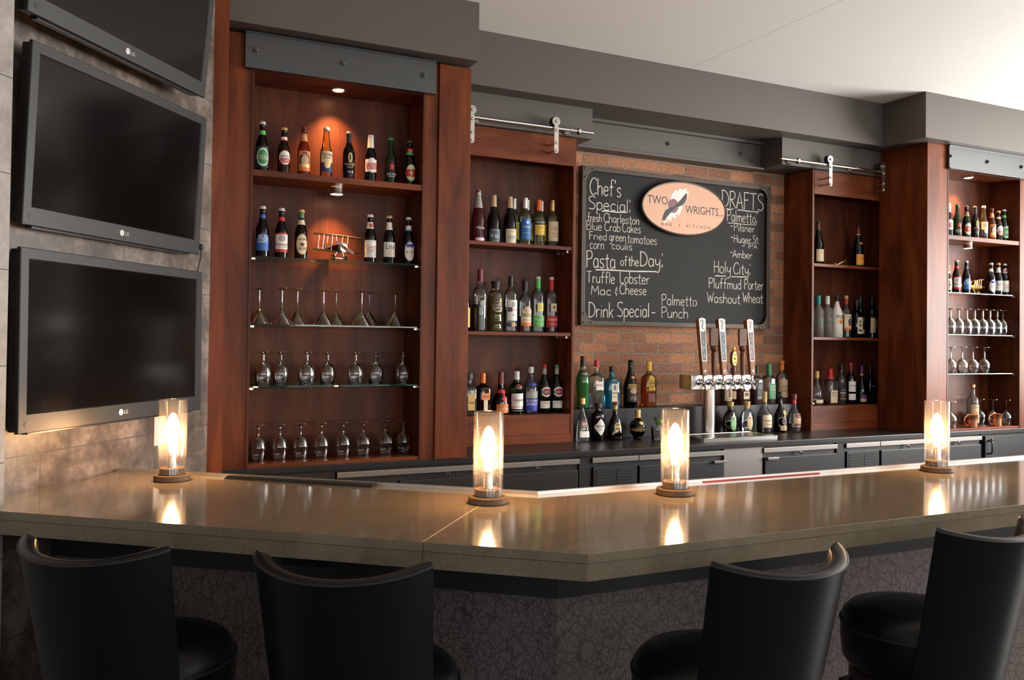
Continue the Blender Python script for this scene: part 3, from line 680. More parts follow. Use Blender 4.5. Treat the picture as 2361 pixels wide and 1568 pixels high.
cb = thing('television_cable', 'thin black cable hanging between the middle and lowest televisions', 'cable', wallpt(3.05, .03, .24))
cp = [Vector(wallpt(3.043+.006*math.sin(k), .060-.002*k, .345-.022*k))-cb.location for k in range(9)]
obj('cord', MB().tube(cp, .0022, 6), 'rubber', cb)
obj('plug', MB().lathe([(.004, -.012), (.009, -.008), (.009, .008), (.004, .012)], 12, cp[0]), 'rubber', cb)
a_, b_ = wallpt(2.83, .0015, -.305), wallpt(2.90, .0015, -.305)
ol = thing('wall_outlet', 'white outlet plate on the tile behind the leftmost lamp', 'outlet', wallpt(2.885, 0, -.41))
ol.rotation_euler.z = math.atan2(.787, .617)
obj('plate', MB().box(-.035, .035, -.006, -.001, 0, .115), 'white_plate', ol, bev=.002)
for z in (.030, .072): obj('socket', MB().slab([(.015*math.cos(k*PI/8), z+.007+.012*math.sin(k*PI/8)) for k in range(16)], -.0075, -.0055), 'white', ol)

# ------------------------------------------------------------------ chalkboard and the oval sign
YB = 4.855; X0, X1, Z0, Z1 = 2.848, 4.434, .098, 1.135
cbd = thing('chalkboard', 'large framed chalkboard menu hanging on the brick wall', 'chalkboard', (3.641, 4.87, S(Z0)))
A('board', MB().box(X0+.01, X1-.01, YB, 4.878, Z0+.01, Z1-.01), 'chalkboard', cbd)
fw = .030
for q in ((X0, X1, Z1-fw, Z1), (X0, X1, Z0, Z0+fw), (X0, X0+fw, Z0+fw, Z1-fw), (X1-fw, X1, Z0+fw, Z1-fw)):
    A('frame_bar', MB().box(q[0], q[1], 4.835, 4.882, q[2], q[3]), 'bronze_frame', cbd, bev=.002)
for sx in (0, 1):
    for sz in (0, 1):
        def P(u, v): return (X0+u if not sx else X1-u, Z0+v if not sz else Z1-v)
        pts = [(0, 0), (.098, 0), (.098, fw)]+[(.098-.062*math.sin(t*PI/12)-.0, fw+.062-.062*math.cos(t*PI/12)) for t in range(1, 6)]+[(fw, .098), (0, .098)]
        A('corner_plate', MB().slab([P(*p) for p in pts], 4.831, 4.8348), 'bronze_frame', cbd)
        for u, v in ((.018, .018), (.075, .018), (.018, .075)):
            x, z = P(u, v); A('rivet', MB().lathe([(.0075, 4.831), (.006, 4.8275), (.0025, 4.8262)], 10, (x, 0, z), 'y'), 'bronze_frame', cbd)
WRITE = [("Chef's",2.915,0.953,0.249,0.111,.010),("Special:",2.905,0.857,0.336,0.086,.009),("fresh",2.901,0.777,0.112,0.056,.0065),("Charleston",3.024,0.780,0.285,0.060,.0065),("Blue",2.893,0.721,0.123,0.060,.0065),
("Crab",3.032,0.722,0.126,0.060,.0065),("Cakes",3.170,0.723,0.152,0.063,.0065),("Fried",2.914,0.659,0.140,0.052,.0065),("green",3.068,0.660,0.134,0.060,.0065),("tomatoes",3.212,0.653,0.241,0.064,.0065),
("corn",2.920,0.598,0.114,0.066,.0065),("coulis",3.088,0.605,0.168,0.055,.0065),("Pasta",2.895,0.475,0.230,0.111,.010),("of",3.158,0.499,0.058,0.065,.008),("the",3.221,0.501,0.088,0.069,.008),
("Day:",3.313,0.503,0.195,0.098,.010),("Truffle",2.899,0.376,0.222,0.075,.008),("Lobster",3.153,0.382,0.243,0.077,.008),("Mac",2.933,0.298,0.161,0.062,.0075),("&",3.118,0.296,0.026,0.068,.006),
("Cheese",3.154,0.309,0.219,0.069,.0075),("Drink",2.916,0.150,0.196,0.099,.0095),("Special",3.136,0.159,0.262,0.098,.0095),("Palmetto",3.493,0.246,0.303,0.075,.0075),("Punch",3.492,0.160,0.232,0.075,.0075),
("DRAFTS",4.002,0.955,0.391,0.121,.010),("Palmetto:",4.050,0.859,0.280,0.082,.008),("Pilsner",4.113,0.794,0.196,0.056,.007),("Huger",4.114,0.711,0.162,0.056,.007),("St.",4.287,0.717,0.064,0.055,.0065),
("IPA",4.246,0.675,0.087,0.038,.006),("Amber",4.105,0.602,0.184,0.056,.007),("Holy",3.937,0.486,0.158,0.086,.0085),("City:",4.111,0.485,0.160,0.082,.0085),("Pluffmud",3.893,0.377,0.296,0.073,.008),
("Porter",4.212,0.380,0.181,0.074,.008),("Washout",3.881,0.274,0.299,0.074,.008),("Wheat",4.200,0.284,0.190,0.074,.008)]
rnd = random.Random(3)
for s_, x, z, w_, h, wd in WRITE:
    mb = MB(); hand_text(mb, s_, x, z, w_, h, YB-.0008, wd*.60, rnd)
    A('chalk_word', mb, 'chalk', cbd, smooth=False)
for a, b, wd in (((3.009,.851),(3.204,.855),.010),((2.968,.462),(3.445,.470),.012),((4.029,.945),(4.106,.947),.009),((4.145,.945),(4.342,.944),.010),((4.058,.846),(4.32,.848),.006),((3.948,.464),(4.046,.468),.009),((4.095,.464),(4.234,.470),.009),
                 ((3.413,.192),(3.443,.192),.008),((4.083,.826),(4.103,.826),.007),((4.086,.745),(4.106,.745),.007),((4.082,.638),(4.102,.638),.006)):
    mb = MB(); ribbon(mb, [(a[0]+(b[0]-a[0])*k/8, a[1]+(b[1]-a[1])*k/8+.0015*math.sin(k)) for k in range(9)], wd*.70, YB-.0008, rnd)
    A('chalk_line', mb, 'chalk', cbd, smooth=False)
CXS, CZS, SA, SB = 3.663, .913, .362, .1895
sg = thing('oval_sign', 'peach oval sign with a propeller emblem fixed on the chalkboard', 'sign', (CXS, 4.85, S(CZS-SB)))
def ell(a, b, n=64, cx=CXS, cz=CZS): return [(cx+a*math.cos(2*PI*k/n), cz+b*math.sin(2*PI*k/n)) for k in range(n)]
rim = MB(); n = 64; rows = []
for k_, y in ((1.0, 4.854), (1.0, 4.826), (.985, 4.822), (.962, 4.824), (.962, 4.829)):
    rows.append([(p[0], y, p[1]) for p in ell(SA-(1-k_)*SA, SB-(1-k_)*SA)])
rim.grid(rows, True); rim.f = [f[::-1] for f in rim.f]
A('rim', rim, 'bronze_frame', sg)
fc = A('sign_face', MB().slab(ell(SA*.964, SB-.036*SA), 4.828, 4.8535), 'peach', sg)
mb = MB(); flat_text(mb, 'TWO', CXS-.312, CZS+.016, .055, 4.8275, .168); flat_text(mb, 'WRIGHTS...', CXS+.005, CZS-.030, .055, 4.8275, .325)
A('lettering', mb, 'black', sg, fc)
mb = MB(); flat_text(mb, 'B A R', CXS-.195, CZS-.128, .021, 4.8275, .088); flat_text(mb, 'K I T C H E N', CXS+.015, CZS-.128, .021, 4.8275, .205)
mb.slab([(CXS-.045+.005*math.cos(k*PI/5), CZS-.118+.005*math.sin(k*PI/5)) for k in range(10)], 4.8272, 4.8279)
A('small_lettering', mb, 'darkred', sg, fc)
rr = random.Random(11); mb = MB()
sw = [(-.195, -.13), (-.155, -.115), (-.16, -.06), (-.13, .02), (-.115, .07), (-.085, .105), (-.06, .10), (-.05, .12), (-.02, .112), (.01, .13), (.012, .105), (.03, .10), (.02, .06), (-.02, .02), (-.025, -.02), (-.05, -.07), (-.07, -.06), (-.085, -.10), (-.11, -.08), (-.12, -.12), (-.15, -.105), (-.15, -.128)]
mb.slab([(CXS+p[0]-.0, CZS+p[1]*.98+.02) for p in sw], 4.8268, 4.8279); A('splash', mb, 'white', sg, fc)
A('roundel', MB().slab(ell(.042, .048, 32, CXS-.098, CZS+.012), 4.8262, 4.8267), 'mauve', sg, fc)
def blade():
    t0 = Vector((CXS-.185, CZS-.092)); t1 = Vector((CXS+.015, CZS+.103)); d = (t1-t0); l = d.length; d.normalize(); nn = Vector((-d.y, d.x)); L_, R_ = [], []
    for k in range(25):
        u = k/24; w_ = .019*(abs(math.sin(u*2*PI))**.6)*(1 if .02 < u < .98 else .4)+.004; bend = .018*math.sin(u*2*PI)
        c = t0+d*l*u+nn*bend; L_.append(c+nn*w_*(.55 if u < .5 else 1)); R_.append(c-nn*w_*(1 if u < .5 else .55))
    return [tuple(p) for p in L_+R_[::-1]]
bm_ = MB(); bl = blade(); n = len(bl)//2
bm_.add([(p[0], 4.8256, p[1]) for p in bl], [(i, i+1, 2*n-2-i, 2*n-1-i) for i in range(n-1)], True)
A('propeller_emblem', bm_, 'ink', sg, fc)

# ------------------------------------------------------------------ beer tower and drip tray
tr = thing('drip_tray', 'stainless steel drip tray with slotted grille under the beer taps', 'drip tray', (3.715, 4.42, S(-.6222)))
m = MB(); x0, x1, y0, y1 = 3.43, 4.0, 4.295, 4.545
m.grid([[(x0-.012, y0, -.622), (x1+.012, y0, -.622), (x1+.012, y1, -.622), (x0-.012, y1, -.622)], [(x0-.012, y0-.003, -.600), (x1+.012, y0-.003, -.600), (x1+.012, y1, -.600), (x0-.012, y1, -.600)],
        [(x0, y0+.012, -.598), (x1, y0+.012, -.598), (x1, y1-.01, -.598), (x0, y1-.01, -.598)], [(x0+.002, y0+.014, -.610), (x1-.002, y0+.014, -.610), (x1-.002, y1-.012, -.610), (x0+.002, y1-.012, -.610)]], True)
m.add([(x0, y0+.012, -.612), (x1, y0+.012, -.612), (x1, y1-.01, -.612), (x0, y1-.01, -.612)], [(0, 1, 2, 3)], True)
A('tray', m, 'steel_bright', tr, smooth=False)
m = MB()
for k in range(23): xx = x0+.016+k*.0238; m.box(xx, xx+.012, y0+.016, y1-.014, -.606, -.6005)
for yy in (y0+.016, (y0+y1)/2, y1-.024): m.box(x0+.004, x1-.004, yy, yy+.010, -.609, -.6012)
A('grille', m, 'steel', tr)
tw = thing('beer_tower', 'stainless steel beer tap tower with six different tap handles', 'beer tower', (3.705, 4.555, S(-.622)))
A('column', MB().cyl(.062, -.622, -.616, 32, (3.705, 4.61, 0), bev=.002).cyl(.042, -.617, -.30, 40, (3.705, 4.61, 0)), 'steel', tw)
mf = A('manifold', MB().box(3.49, 3.985, 4.515, 4.645, -.311, -.217), 'steel', tw, bev=.003)
A('end_screw', MB().cyl(.004, 3.4885, 3.4905, 10, (0, 4.60, -.292), 'x'), 'steel_dull', tw, mf)
FX = [3.558, 3.636, 3.718, 3.800, 3.874, 3.955]; YF = 4.475
def faucet(x):
    m = MB().lathe([(.023, 4.515), (.023, 4.511), (.013, 4.505), (.012, 4.49), (.017, 4.488), (.017, 4.480), (.011, 4.476)], 20, (x, 0, -.263), 'y')
    m.lathe([(.012, -.285), (.014, -.275), (.014, -.252), (.009, -.246), (.009, -.232), (.011, -.230), (.011, -.222), (.007, -.216)], 18, (x, YF, 0))
    m.tube([(x, YF, -.275), (x, YF-.010, -.285), (x, YF-.020, -.296), (x, YF-.023, -.310)], [.010, .0095, .009, .0085], 14)
    m.cyl(.006, 4.452, 4.462, 10, (x, 0, -.262), 'y').cyl(.0095, YF-.024, YF-.012, 12, (x, 0, -.262), 'y', bev=.003)
    return A('faucet', m, 'chrome', tw)
for x in FX: faucet(x)
def handle_root(x): return Vector((x, YF, -.216))
def leaned(mb, x, ang=.115):            # lean a handle back about its foot
    c, s = math.cos(ang), math.sin(ang); o = handle_root(x)
    mb.v = [(v[0], o.y+(v[1]-o.y)*c+(v[2]-o.z)*s, o.z+(v[2]-o.z)*c-(v[1]-o.y)*s) for v in mb.v]; return mb
def wedge(mb, x, z0, z1, w0, w1, y0a, y0b, y1a, y1b, peak=0):
    pts0 = [(x-w0/2, y0a, z0), (x+w0/2, y0a, z0), (x+w1/2, y1a, z1), (x, y1a, z1+peak), (x-w1/2, y1a, z1)]
    ptsb = [(x-w0/2, y0b, z0), (x+w0/2, y0b, z0), (x+w1/2, y1b, z1), (x, y1b, z1+peak), (x-w1/2, y1b, z1)]
    return mb.add(pts0+ptsb, [(0, 1, 2, 3, 4), (9, 8, 7, 6, 5)]+[(i, i+5, (i+1) % 5+5, (i+1) % 5) for i in range(5)], True)
def paddle(x, text, small, field, pcol, lbl):
    zb, zt = -.216, .148; w0, w1 = .036, .054
    fy = lambda z: YF-.014-.004*(z-zb)/(zt-zb); fw_ = lambda z: w0+(w1-w0)*(z-zb)/(zt-zb)
    h = A('tap_handle', leaned(wedge(MB(), x, zb, zt, w0, w1, YF-.014, YF+.012, YF-.018, YF+.016, .008), x), 'wood_handle', tw, label=lbl)
    def panel(nm, z0, z1, k, mat, d, peak=0, notch=0):
        p = [(x-fw_(z0)*k/2, fy(z0)-d, z0), (x+fw_(z0)*k/2, fy(z0)-d, z0), (x+fw_(z1)*k/2, fy(z1)-d, z1), (x, fy(z1)-d, z1+peak), (x-fw_(z1)*k/2, fy(z1)-d, z1)]
        A(nm, leaned(MB().add(p, [(0, 1, 2, 3, 4)], True), x), mat, tw, h)
    panel('face_plate', -.128, zt, .98, 'white', .0006, .008)
    panel('colour_field', -.122, .070, .72, field, .0010, -.008)
    m = MB(); n_ = len(text); z1_ = .058 if not small else .022; st_ = (z1_+.114)/n_
    for i, ch in enumerate(text):
        z = z1_-(i+1)*st_+.1*st_; flat_text(m, ch, x, z, min(st_*.82, .040), 0, min(fw_(z)*.50, st_*.9)*(.22 if ch == 'I' else 1), True)
    if small:
        for i, t_ in enumerate(('HUGER', 'STREET', 'STYLE', '1886')): flat_text(m, t_, x, .056-i*.0105, .008, 0, .030, True)
    m.v = [(v[0], fy(v[2])-.0015, v[2]) for v in m.v]; A('lettering', leaned(m, x), 'ash', tw, h)
    m = MB(); rnd_ = random.Random(2)
    for st__ in ([(.2, 7.6), (-.4, 9.2), (1.2, 10.2), (3.2, 9.6), (4, 7.8), (3, 6), (1.6, 5.6)], [(2.0, 9.6), (1.7, 6), (1.2, 3), (.4, 1.2), (1.6, .4), (3.2, .2), (4, 1)], [(1.8, 6.2), (2.4, 3.4), (2.2, 1.6)]):
        ribbon(m, [(x-.012+.0058*p[0], .083+.0056*p[1]) for p in crom(st__)], .0042, 0, rnd_)
    m.v = [(v[0], fy(v[2])-.0012, v[2]) for v in m.v]; A('monogram', leaned(m, x), pcol, tw, h)
    m = MB().add([(x+.009*math.cos(2*PI*k/16), fy(-.19)-.0012, -.19+.009*math.sin(2*PI*k/16)) for k in range(16)], [tuple(range(16))], True); A('badge', leaned(m, x), 'white', tw, h)
    m = MB().add([(x, fy(-.19)-.0018, -.184), (x-.004, fy(-.19)-.0018, -.192), (x, fy(-.19)-.0018, -.196), (x+.004, fy(-.19)-.0018, -.192)], [(0, 1, 2, 3)], True); A('badge_mark', leaned(m, x), 'black', tw, h)
paddle(FX[0], 'IPA', True, 'charcoal', 'navy', 'wooden paddle tap handle with white face, grey field and blue monogram')
paddle(FX[2], 'PILSNER', False, 'slate', 'darkgreen', 'wooden paddle tap handle with white face, dark teal field and green monogram')
paddle(FX[5], 'AMBER', False, 'maroon', 'red', 'wooden paddle tap handle with white face, maroon field and red monogram')
for x, lbl in ((FX[1], 'brown plaque tap handle, left of the green monogram paddle'), (FX[4], 'brown plaque tap handle, left of the red monogram paddle')):
    h = A('tap_handle', MB().lathe([(.011, -.216), (.014, -.20), (.0165, -.075), (.012, -.066), (.0205, -.055), (.024, -.044), (.0205, -.031), (.012, -.024)], 8, (x, YF, 0)), 'wood_walnut', tw, label=lbl)
    pz_ = [(x-.030, -.018), (x-.018, -.030), (x+.018, -.030), (x+.030, -.018), (x+.031, .080), (x+.024, .088), (x-.024, .088), (x-.031, .080)]
    pq = A('plaque', MB().slab(pz_, YF-.006, YF+.010), 'wood_walnut', tw, h)
    m = MB(); flat_text(m, 'HOLY', x, .055, .020, YF-.0066, .050, True); flat_text(m, 'CITY', x, .027, .020, YF-.0066, .044, True); flat_text(m, 'BREWING', x, .010, .008, YF-.0066, .046, True)
    A('lettering', m, 'brown', tw, h)
x = FX[3]; h = A('tap_handle', MB().lathe([(.010, -.216), (.014, -.205), (.016, -.185), (.012, -.165), (.014, -.155)], 18, (x, YF, 0)).slab([(x+.023*math.cos(2*PI*k/28), -.108+.052*math.sin(2*PI*k/28)) for k in range(28)], YF-.008, YF+.010), 'maroon', tw, label='short maroon tap handle with a yellow oval badge')
ov = A('oval_badge', MB().slab([(x+.020*math.cos(2*PI*k/28), -.108+.048*math.sin(2*PI*k/28)) for k in range(28)], YF-.0105, YF-.008), 'lemon', tw, h)
A('knob', MB().lathe([(.005, -.058), (.011, -.048), (.012, -.041), (.008, -.033), (.002, -.029)], 14, (x, YF, 0)), 'yellow', tw, h)
m = MB(); flat_text(m, 'Yuengling', x, -.085, .008, YF-.0112, .028, True); flat_text(m, 'LAGER', x, -.138, .008, YF-.0112, .024, True)
m.slab([(x-.010, -.100), (x, -.106), (x+.010, -.100), (x+.003, -.118), (x-.003, -.118)], YF-.0112, YF-.0106); A('lettering', m, 'black', tw, h)

# ------------------------------------------------------------------ table lamps on the bar
def make_lamp(label):
    r = thing('table_lamp', label, 'lamp', (0, 0, S(ZT)+.0005), group='glass cylinder lamps on the bar')
    obj('wooden_base', MB().cyl(.056, 0, .019, 40, bev=.002), 'wood_lamp_base', r)
    obj('inner_disc', MB().cyl(.0385, .019, .041, 32, bev=.002), 'wood_lamp_base', r)
    obj('glass_shade', MB().lathe([(.0410, .0195), (.0436, .0195), (.0436, .259), (.0425, .2605), (.0410, .259), (.0410, .0196)], 48, close=False), 'glass_seeded', r)
    obj('socket', MB().lathe([(.0148, .041), (.0148, .046), (.0135, .048), (.0135, .086), (.016, .087), (.016, .092), (.010, .0935)], 28), 'nickel', r)
    obj('bulb', MB().lathe([(.010, .0935), (.0115, .105), (.017, .125), (.0225, .142), (.0235, .152), (.021, .165), (.014, .175), (.005, .1805), (.001, .1815)], 24), 'bulb_glow', r)
    return r
LP = [(.247, 3.010, 'lit glass cylinder lamp on the bar near the televisions'), (1.035, 2.270, 'lit glass cylinder lamp on the bar at the joint near the corner'), (1.625, 2.180, 'lit glass cylinder lamp on the bar in front of the beer taps'), (2.835, 2.205, 'rightmost lit glass cylinder lamp, in front of the right cabinet')]
lp0 = make_lamp(LP[0][2]); lp0.location = (LP[0][0], LP[0][1], S(ZT)+.0005)
for x, y, l in LP[1:]: dup(lp0, (x, y, S(ZT)+.0005), l)

# ------------------------------------------------------------------ bar stools
def make_stool(label):
    r = thing('bar_stool', label, 'bar stool', (0, 0, 0), group='black leather bar stools')
    zb, ztop = .675, (lambda phi: 1.067+.022*(phi/A0)**2); N = 30; A0 = math.radians(62)
    def sec(phi):
        out = []; zt = ztop(phi)
        e = min(1, (A0-abs(phi))/math.radians(7)); e = max(.0, e)**.5
        for k in range(11):                                        # outside, from bottom to top
            z = zb+(zt-zb)*k/10; out.append((.200+.020*(k/10)**1.2, z))
        th = .012+.022*e
        out += [(.219-.004, zt+.0045), (.219-th*.5, zt+.007), (.219-th+.004, zt+.0045)]
        for k in range(10, -1, -1):
            z = zb+(zt-zb)*k/10; out.append((.200+.020*(k/10)**1.2-th-.012*e*(1-k/10), z))
        res = []
        for rad, z in out:
            x = math.sin(phi)*rad; y = -math.cos(phi)*rad
            res.append((x, y-(z-.80)*.17, z))
        return res
    rows = [sec(-A0+2*A0*k/N) for k in range(N+1)]
    m = MB().grid(rows, True); nn = len(rows[0]); m.f = [f[::-1] for f in m.f]
    m.f += [tuple(range(nn)), tuple(N*nn+k for k in range(nn-1, -1, -1))]
    obj('backrest', m, 'leather', r)
    pp = []
    for k in range(N+1):
        phi = -A0+2*A0*k/N; rad = .2205; pp.append((math.sin(phi)*rad, -math.cos(phi)*rad-(ztop(phi)-.80)*.17, ztop(phi)-.001))
    obj('piping', MB().tube(pp, .0022, 6), 'leather_piping', r)
    obj('seat', MB().lathe([(.155, .665), (.180, .670), (.192, .685), (.197, .735), (.197, .775), (.191, .802), (.172, .820), (.11, .831), (.02, .834)], 48, (0, .028, 0)), 'leather', r)
    obj('seat_piping', MB().tube([(.1978*math.cos(2*PI*k/48), .028+.1978*math.sin(2*PI*k/48), .780) for k in range(48)], .003, 6, True), 'leather_piping', r)
    obj('seat_ring', MB().cyl(.175, .62, .667, 40, (0, .028, 0), bev=.004), 'wood_stool', r)
    for sx, sy in ((-1, -1), (1, -1), (1, 1), (-1, 1)):
        m = MB(); rows = []
        for z, o, h in ((.615, .12, .021), (.0, .17, .015)):
            cx, cy = sx*o, .03+sy*o; rows.append([(cx-h, cy-h, z), (cx+h, cy-h, z), (cx+h, cy+h, z), (cx-h, cy+h, z)])
        m.grid(rows[::-1], True); m.f += [(3, 2, 1, 0), (4, 5, 6, 7)]
        obj('leg', m, 'wood_stool', r, smooth=False)
    q = .152
    obj('foot_rail', MB().tube([(-q, .03-q, .22), (q, .03-q, .22), (q, .03+q, .22), (-q, .03+q, .22)], .011, 8, True), 'wood_stool', r)
    return r
STOOLS = [(.120, 2.200, -42.5, 'black leather bar stool at the far left end of the bar'), (.560, 1.858, -37.4, 'black leather bar stool left of the bar corner'),
          (1.318, 1.568, 4, 'black leather bar stool right of the bar corner'), (2.035, 1.61, 4.4, 'black leather bar stool at the right edge of the picture')]
st0 = make_stool(STOOLS[0][3]); st0.location = (STOOLS[0][0], STOOLS[0][1], 0); st0.rotation_euler.z = math.radians(STOOLS[0][2])
for x, y, a, l in STOOLS[1:]: dup(st0, (x, y, 0), l, rotz=math.radians(a))
# ------------------------------------------------------------------ bottles
PF = dict(
    beer=[(.86, 0), (1, .012), (1, .50), (.97, .555), (.85, .615), (.66, .675), (.51, .745), (.44, .84), (.42, .93), (.47, .938), (.47, .955)],
    corona=[(.86, 0), (1, .012), (1, .47), (.95, .53), (.82, .58), (.70, .63), (.62, .70), (.52, .82), (.44, .93), (.48, .938), (.48, .955)],
    stout=[(.84, 0), (.94, .012), (.92, .14), (1, .20), (1, .55), (.96, .60), (.80, .66), (.60, .71), (.50, .76), (.45, .93), (.48, .955)],
    bord=[(.9, 0), (1, .012), (1, .60), (.96, .645), (.80, .69), (.55, .725), (.42, .76), (.38, .94), (.42, .95), (.42, .985)],
    burg=[(.9, 0), (1, .012), (1, .42), (.95, .50), (.81, .58), (.62, .66), (.46, .74), (.37, .82), (.35, .95), (.39, .96), (.39, .985)],
    spir=[(.93, 0), (1, .012), (1, .58), (.97, .63), (.84, .68), (.58, .72), (.42, .76), (.36, .80), (.35, .90)],
    slope=[(.93, 0), (1, .012), (1, .52), (.96, .57), (.80, .64), (.56, .71), (.40, .78), (.34, .84), (.34, .90)],
    stub=[(.95, 0), (1, .012), (1, .66), (.96, .71), (.70, .765), (.42, .79), (.37, .82), (.36, .90)],
    flask=[(.72, 0), (.90, .06), (1, .22), (1, .40), (.90, .54), (.66, .65), (.38, .72), (.30, .76), (.28, .86)],
    globe=[(.46, 0), (.52, .03), (.50, .07), (.72, .13), (.93, .24), (1, .36), (.95, .48), (.74, .59), (.44, .66), (.28, .70), (.26, .80)],
    cone=[(.92, 0), (1, .02), (.98, .14), (.86, .34), (.66, .50), (.42, .62), (.28, .70), (.25, .86)],
    pear=[(.94, 0), (1, .03), (1, .28), (.90, .40), (.62, .51), (.40, .60), (.33, .70), (.33, .88)],
    ridge=[(.90, 0), (1, .02), (.91, .17), (1, .20), (1, .22), (.91, .36), (1, .39), (1, .41), (.91, .55), (1, .58), (1, .60), (.93, .72), (.86, .77), (.60, .81), (.44, .83), (.44, .86)],
    melon=[(.72, 0), (.86, .02), (.84, .20), (.98, .42), (1, .52), (.92, .60), (.70, .68), (.46, .75), (.37, .82), (.34, .90)],
    square=[(.95, 0), (1, .012), (1, .60), (.94, .65), (.62, .70), (.36, .74), (.32, .80), (.32, .88)],
    tall=[(.94, 0), (1, .012), (1, .66), (.96, .70), (.74, .745), (.46, .78), (.34, .82), (.31, .90)],
    gin=[(.93, 0), (1, .012), (1, .55), (1.02, .60), (.95, .66), (.70, .71), (.45, .74), (.40, .80), (.38, .90)],
    cognac=[(.92, 0), (1, .02), (1, .36), (.93, .44), (.72, .53), (.48, .60), (.33, .68), (.28, .80), (.27, .90)])
def interp(prof, z):
    for (r0, z0), (r1, z1) in zip(prof, prof[1:]):
        if z <= z1: return r0+(r1-r0)*(z-z0)/max(1e-6, z1-z0)
    return prof[-1][0]
class Surf:
    def __init__(s, prof, H, R, sq=2, asp=1): s.p = PF[prof]; s.H = H; s.R = R; s.sq = sq; s.a = asp
    def rho(s, phi, zf):
        neck = max(0, min(1, (interp(s.p, zf)-.45)/.35)); m = 2+(s.sq-2)*neck; a = 1+(s.a-1)*neck
        return (abs(math.sin(phi))**m+abs(math.cos(phi)/a)**m)**(-1/m)
    def pt(s, phi, zf, d=0):
        r = (interp(s.p, zf)*s.R)*s.rho(phi, zf)+d
        return (r*math.sin(phi), -r*math.cos(phi), zf*s.H)
    def phi(s, x, zf):
        r = interp(s.p, zf)*s.R
        return math.atan2(x, r*s.a) if s.sq > 2.2 or s.a < .9 else x/r
    def body(s, seg, sc=1, z0=0, z1=1):
        zs = sorted(set([z for _, z in s.p if z0 < z < z1]+[z0, z1])); zs = [z for z in zs if z <= s.p[-1][1]]
        fine = []
        for a, b in zip(zs, zs[1:]):
            fine += [a, (a+b)/2] if b-a > .03 else [a]
        fine.append(zs[-1]); rows = []
        for z in fine:
            row = []
            for k in range(seg):
                p = s.pt(2*PI*k/seg, z); row.append((p[0]*sc, p[1]*sc, p[2]+(.003 if sc < 1 and z == fine[0] else 0)))
            rows.append(row)
        m = MB().grid(rows, True); n = len(rows)
        m.f += [tuple(range(seg-1, -1, -1)), tuple((n-1)*seg+k for k in range(seg))]
        return m
    def patch(s, shape, z0, z1, a, d, ac=0):
        m = MB()
        if shape == 'f':
            rows = [[s.pt(2*PI*k/24, z0+(z1-z0)*i/4, d) for k in range(24)] for i in range(5)]; m.grid(rows, True)
        elif shape == 'r':
            rows = [[s.pt(ac-a+2*a*k/12, z0+(z1-z0)*i/6, d) for k in range(13)] for i in range(7)]; m.grid(rows)
        else:
            zc, b = (z0+z1)/2, (z1-z0)/2; n = 24; rows = []
            for q in range(1, 5):
                row = []
                for k in range(n):
                    t = 2*PI*k/n; u, v = math.cos(t)*q/4, math.sin(t)*q/4
                    if shape == 'd': f_ = abs(math.cos(t))+abs(math.sin(t)); u /= f_; v /= f_
                    if shape == 's': f_ = [1, .42][1] if (k*10//n) % 2 else 1; aa = PI/2-2*PI*round(k/2.4)/10; rr_ = 1 if round(k/2.4) % 2 == 0 else .42; u, v = math.cos(aa)*rr_*q/4, math.sin(aa)*rr_*q/4
                    row.append(s.pt(ac+a*u, zc+b*v, d))
                rows.append(row)
            m.grid(rows, True); c = len(m.v); m.v.append(s.pt(ac, zc, d)); m.f += [(k, c, (k+1) % n) for k in range(n)]
        return m
    def text(s, m, string, zc, h, d, amax, ac=0):
        vs, fs, w_ = text_mesh(string); sx = h
        r = max(.004, interp(s.p, zc)*s.R); half = w_*sx/2; lim = r*math.sin(min(amax, 1.4)) if s.sq > 2.2 or s.a < .9 else r*amax
        if half > lim: sx *= lim/half
        m.add([s.pt(ac+s.phi((v[0]-w_/2)*sx, zc), zc+(v[1]-.5)*h/s.H, d) for v in vs], fs, True)
BC_ = [0]
def bottle(name, label, group, x, y, z, H, R, prof, glass, cap=None, L=(), T=(), sq=2, asp=1, liq=None, rz=0, seg=28, cat='bottle', ribbon_=None):
    r = thing(name, label, cat, (x, y, S(z)+.0004), rz, group); s = Surf(prof, H, R, sq, asp)
    top = PF[prof][-1][1]
    body = obj('glass_body', s.body(seg), glass, r)
    if liq: obj('liquid', s.body(seg, .93, .012, liq[1]), liq[0], r)
    for c in (cap or ()):
        z0, z1, r0, r1, mat = c
        f = lambda k: k*R
        e = min(.0012, (z1-z0)*H*.3)
        obj('cap' if z1 > .97 else 'foil', MB().lathe([(f(r0), z0*H), (f(r1), z1*H-e), (f(r1)-e, z1*H)], 20), mat, r)
    first = None; d = .0005
    for l in L:
        shape, z0, z1, a, col = l[:5]; ac = l[5] if len(l) > 5 else 0
        o = obj('neck_label' if z0 > .60 else 'label', s.patch(shape, z0, z1, a, d, ac), col, r if first is None or z0 > .60 else first)
        d += .00025
        if first is None and z0 <= .60: first = o
    groups = {}
    for t in T:
        string, zc, h, col, am = t[:5]; groups.setdefault(col, []).append(t)
    for col, ts in groups.items():
        m = MB()
        for t in ts: s.text(m, t[0], t[1], t[2], d+.0002, t[4], t[5] if len(t) > 5 else 0)
        obj('lettering', m, col, first or body)
    return r
CROWN = lambda m: ((.94, 1.0, .54, .46, m),)
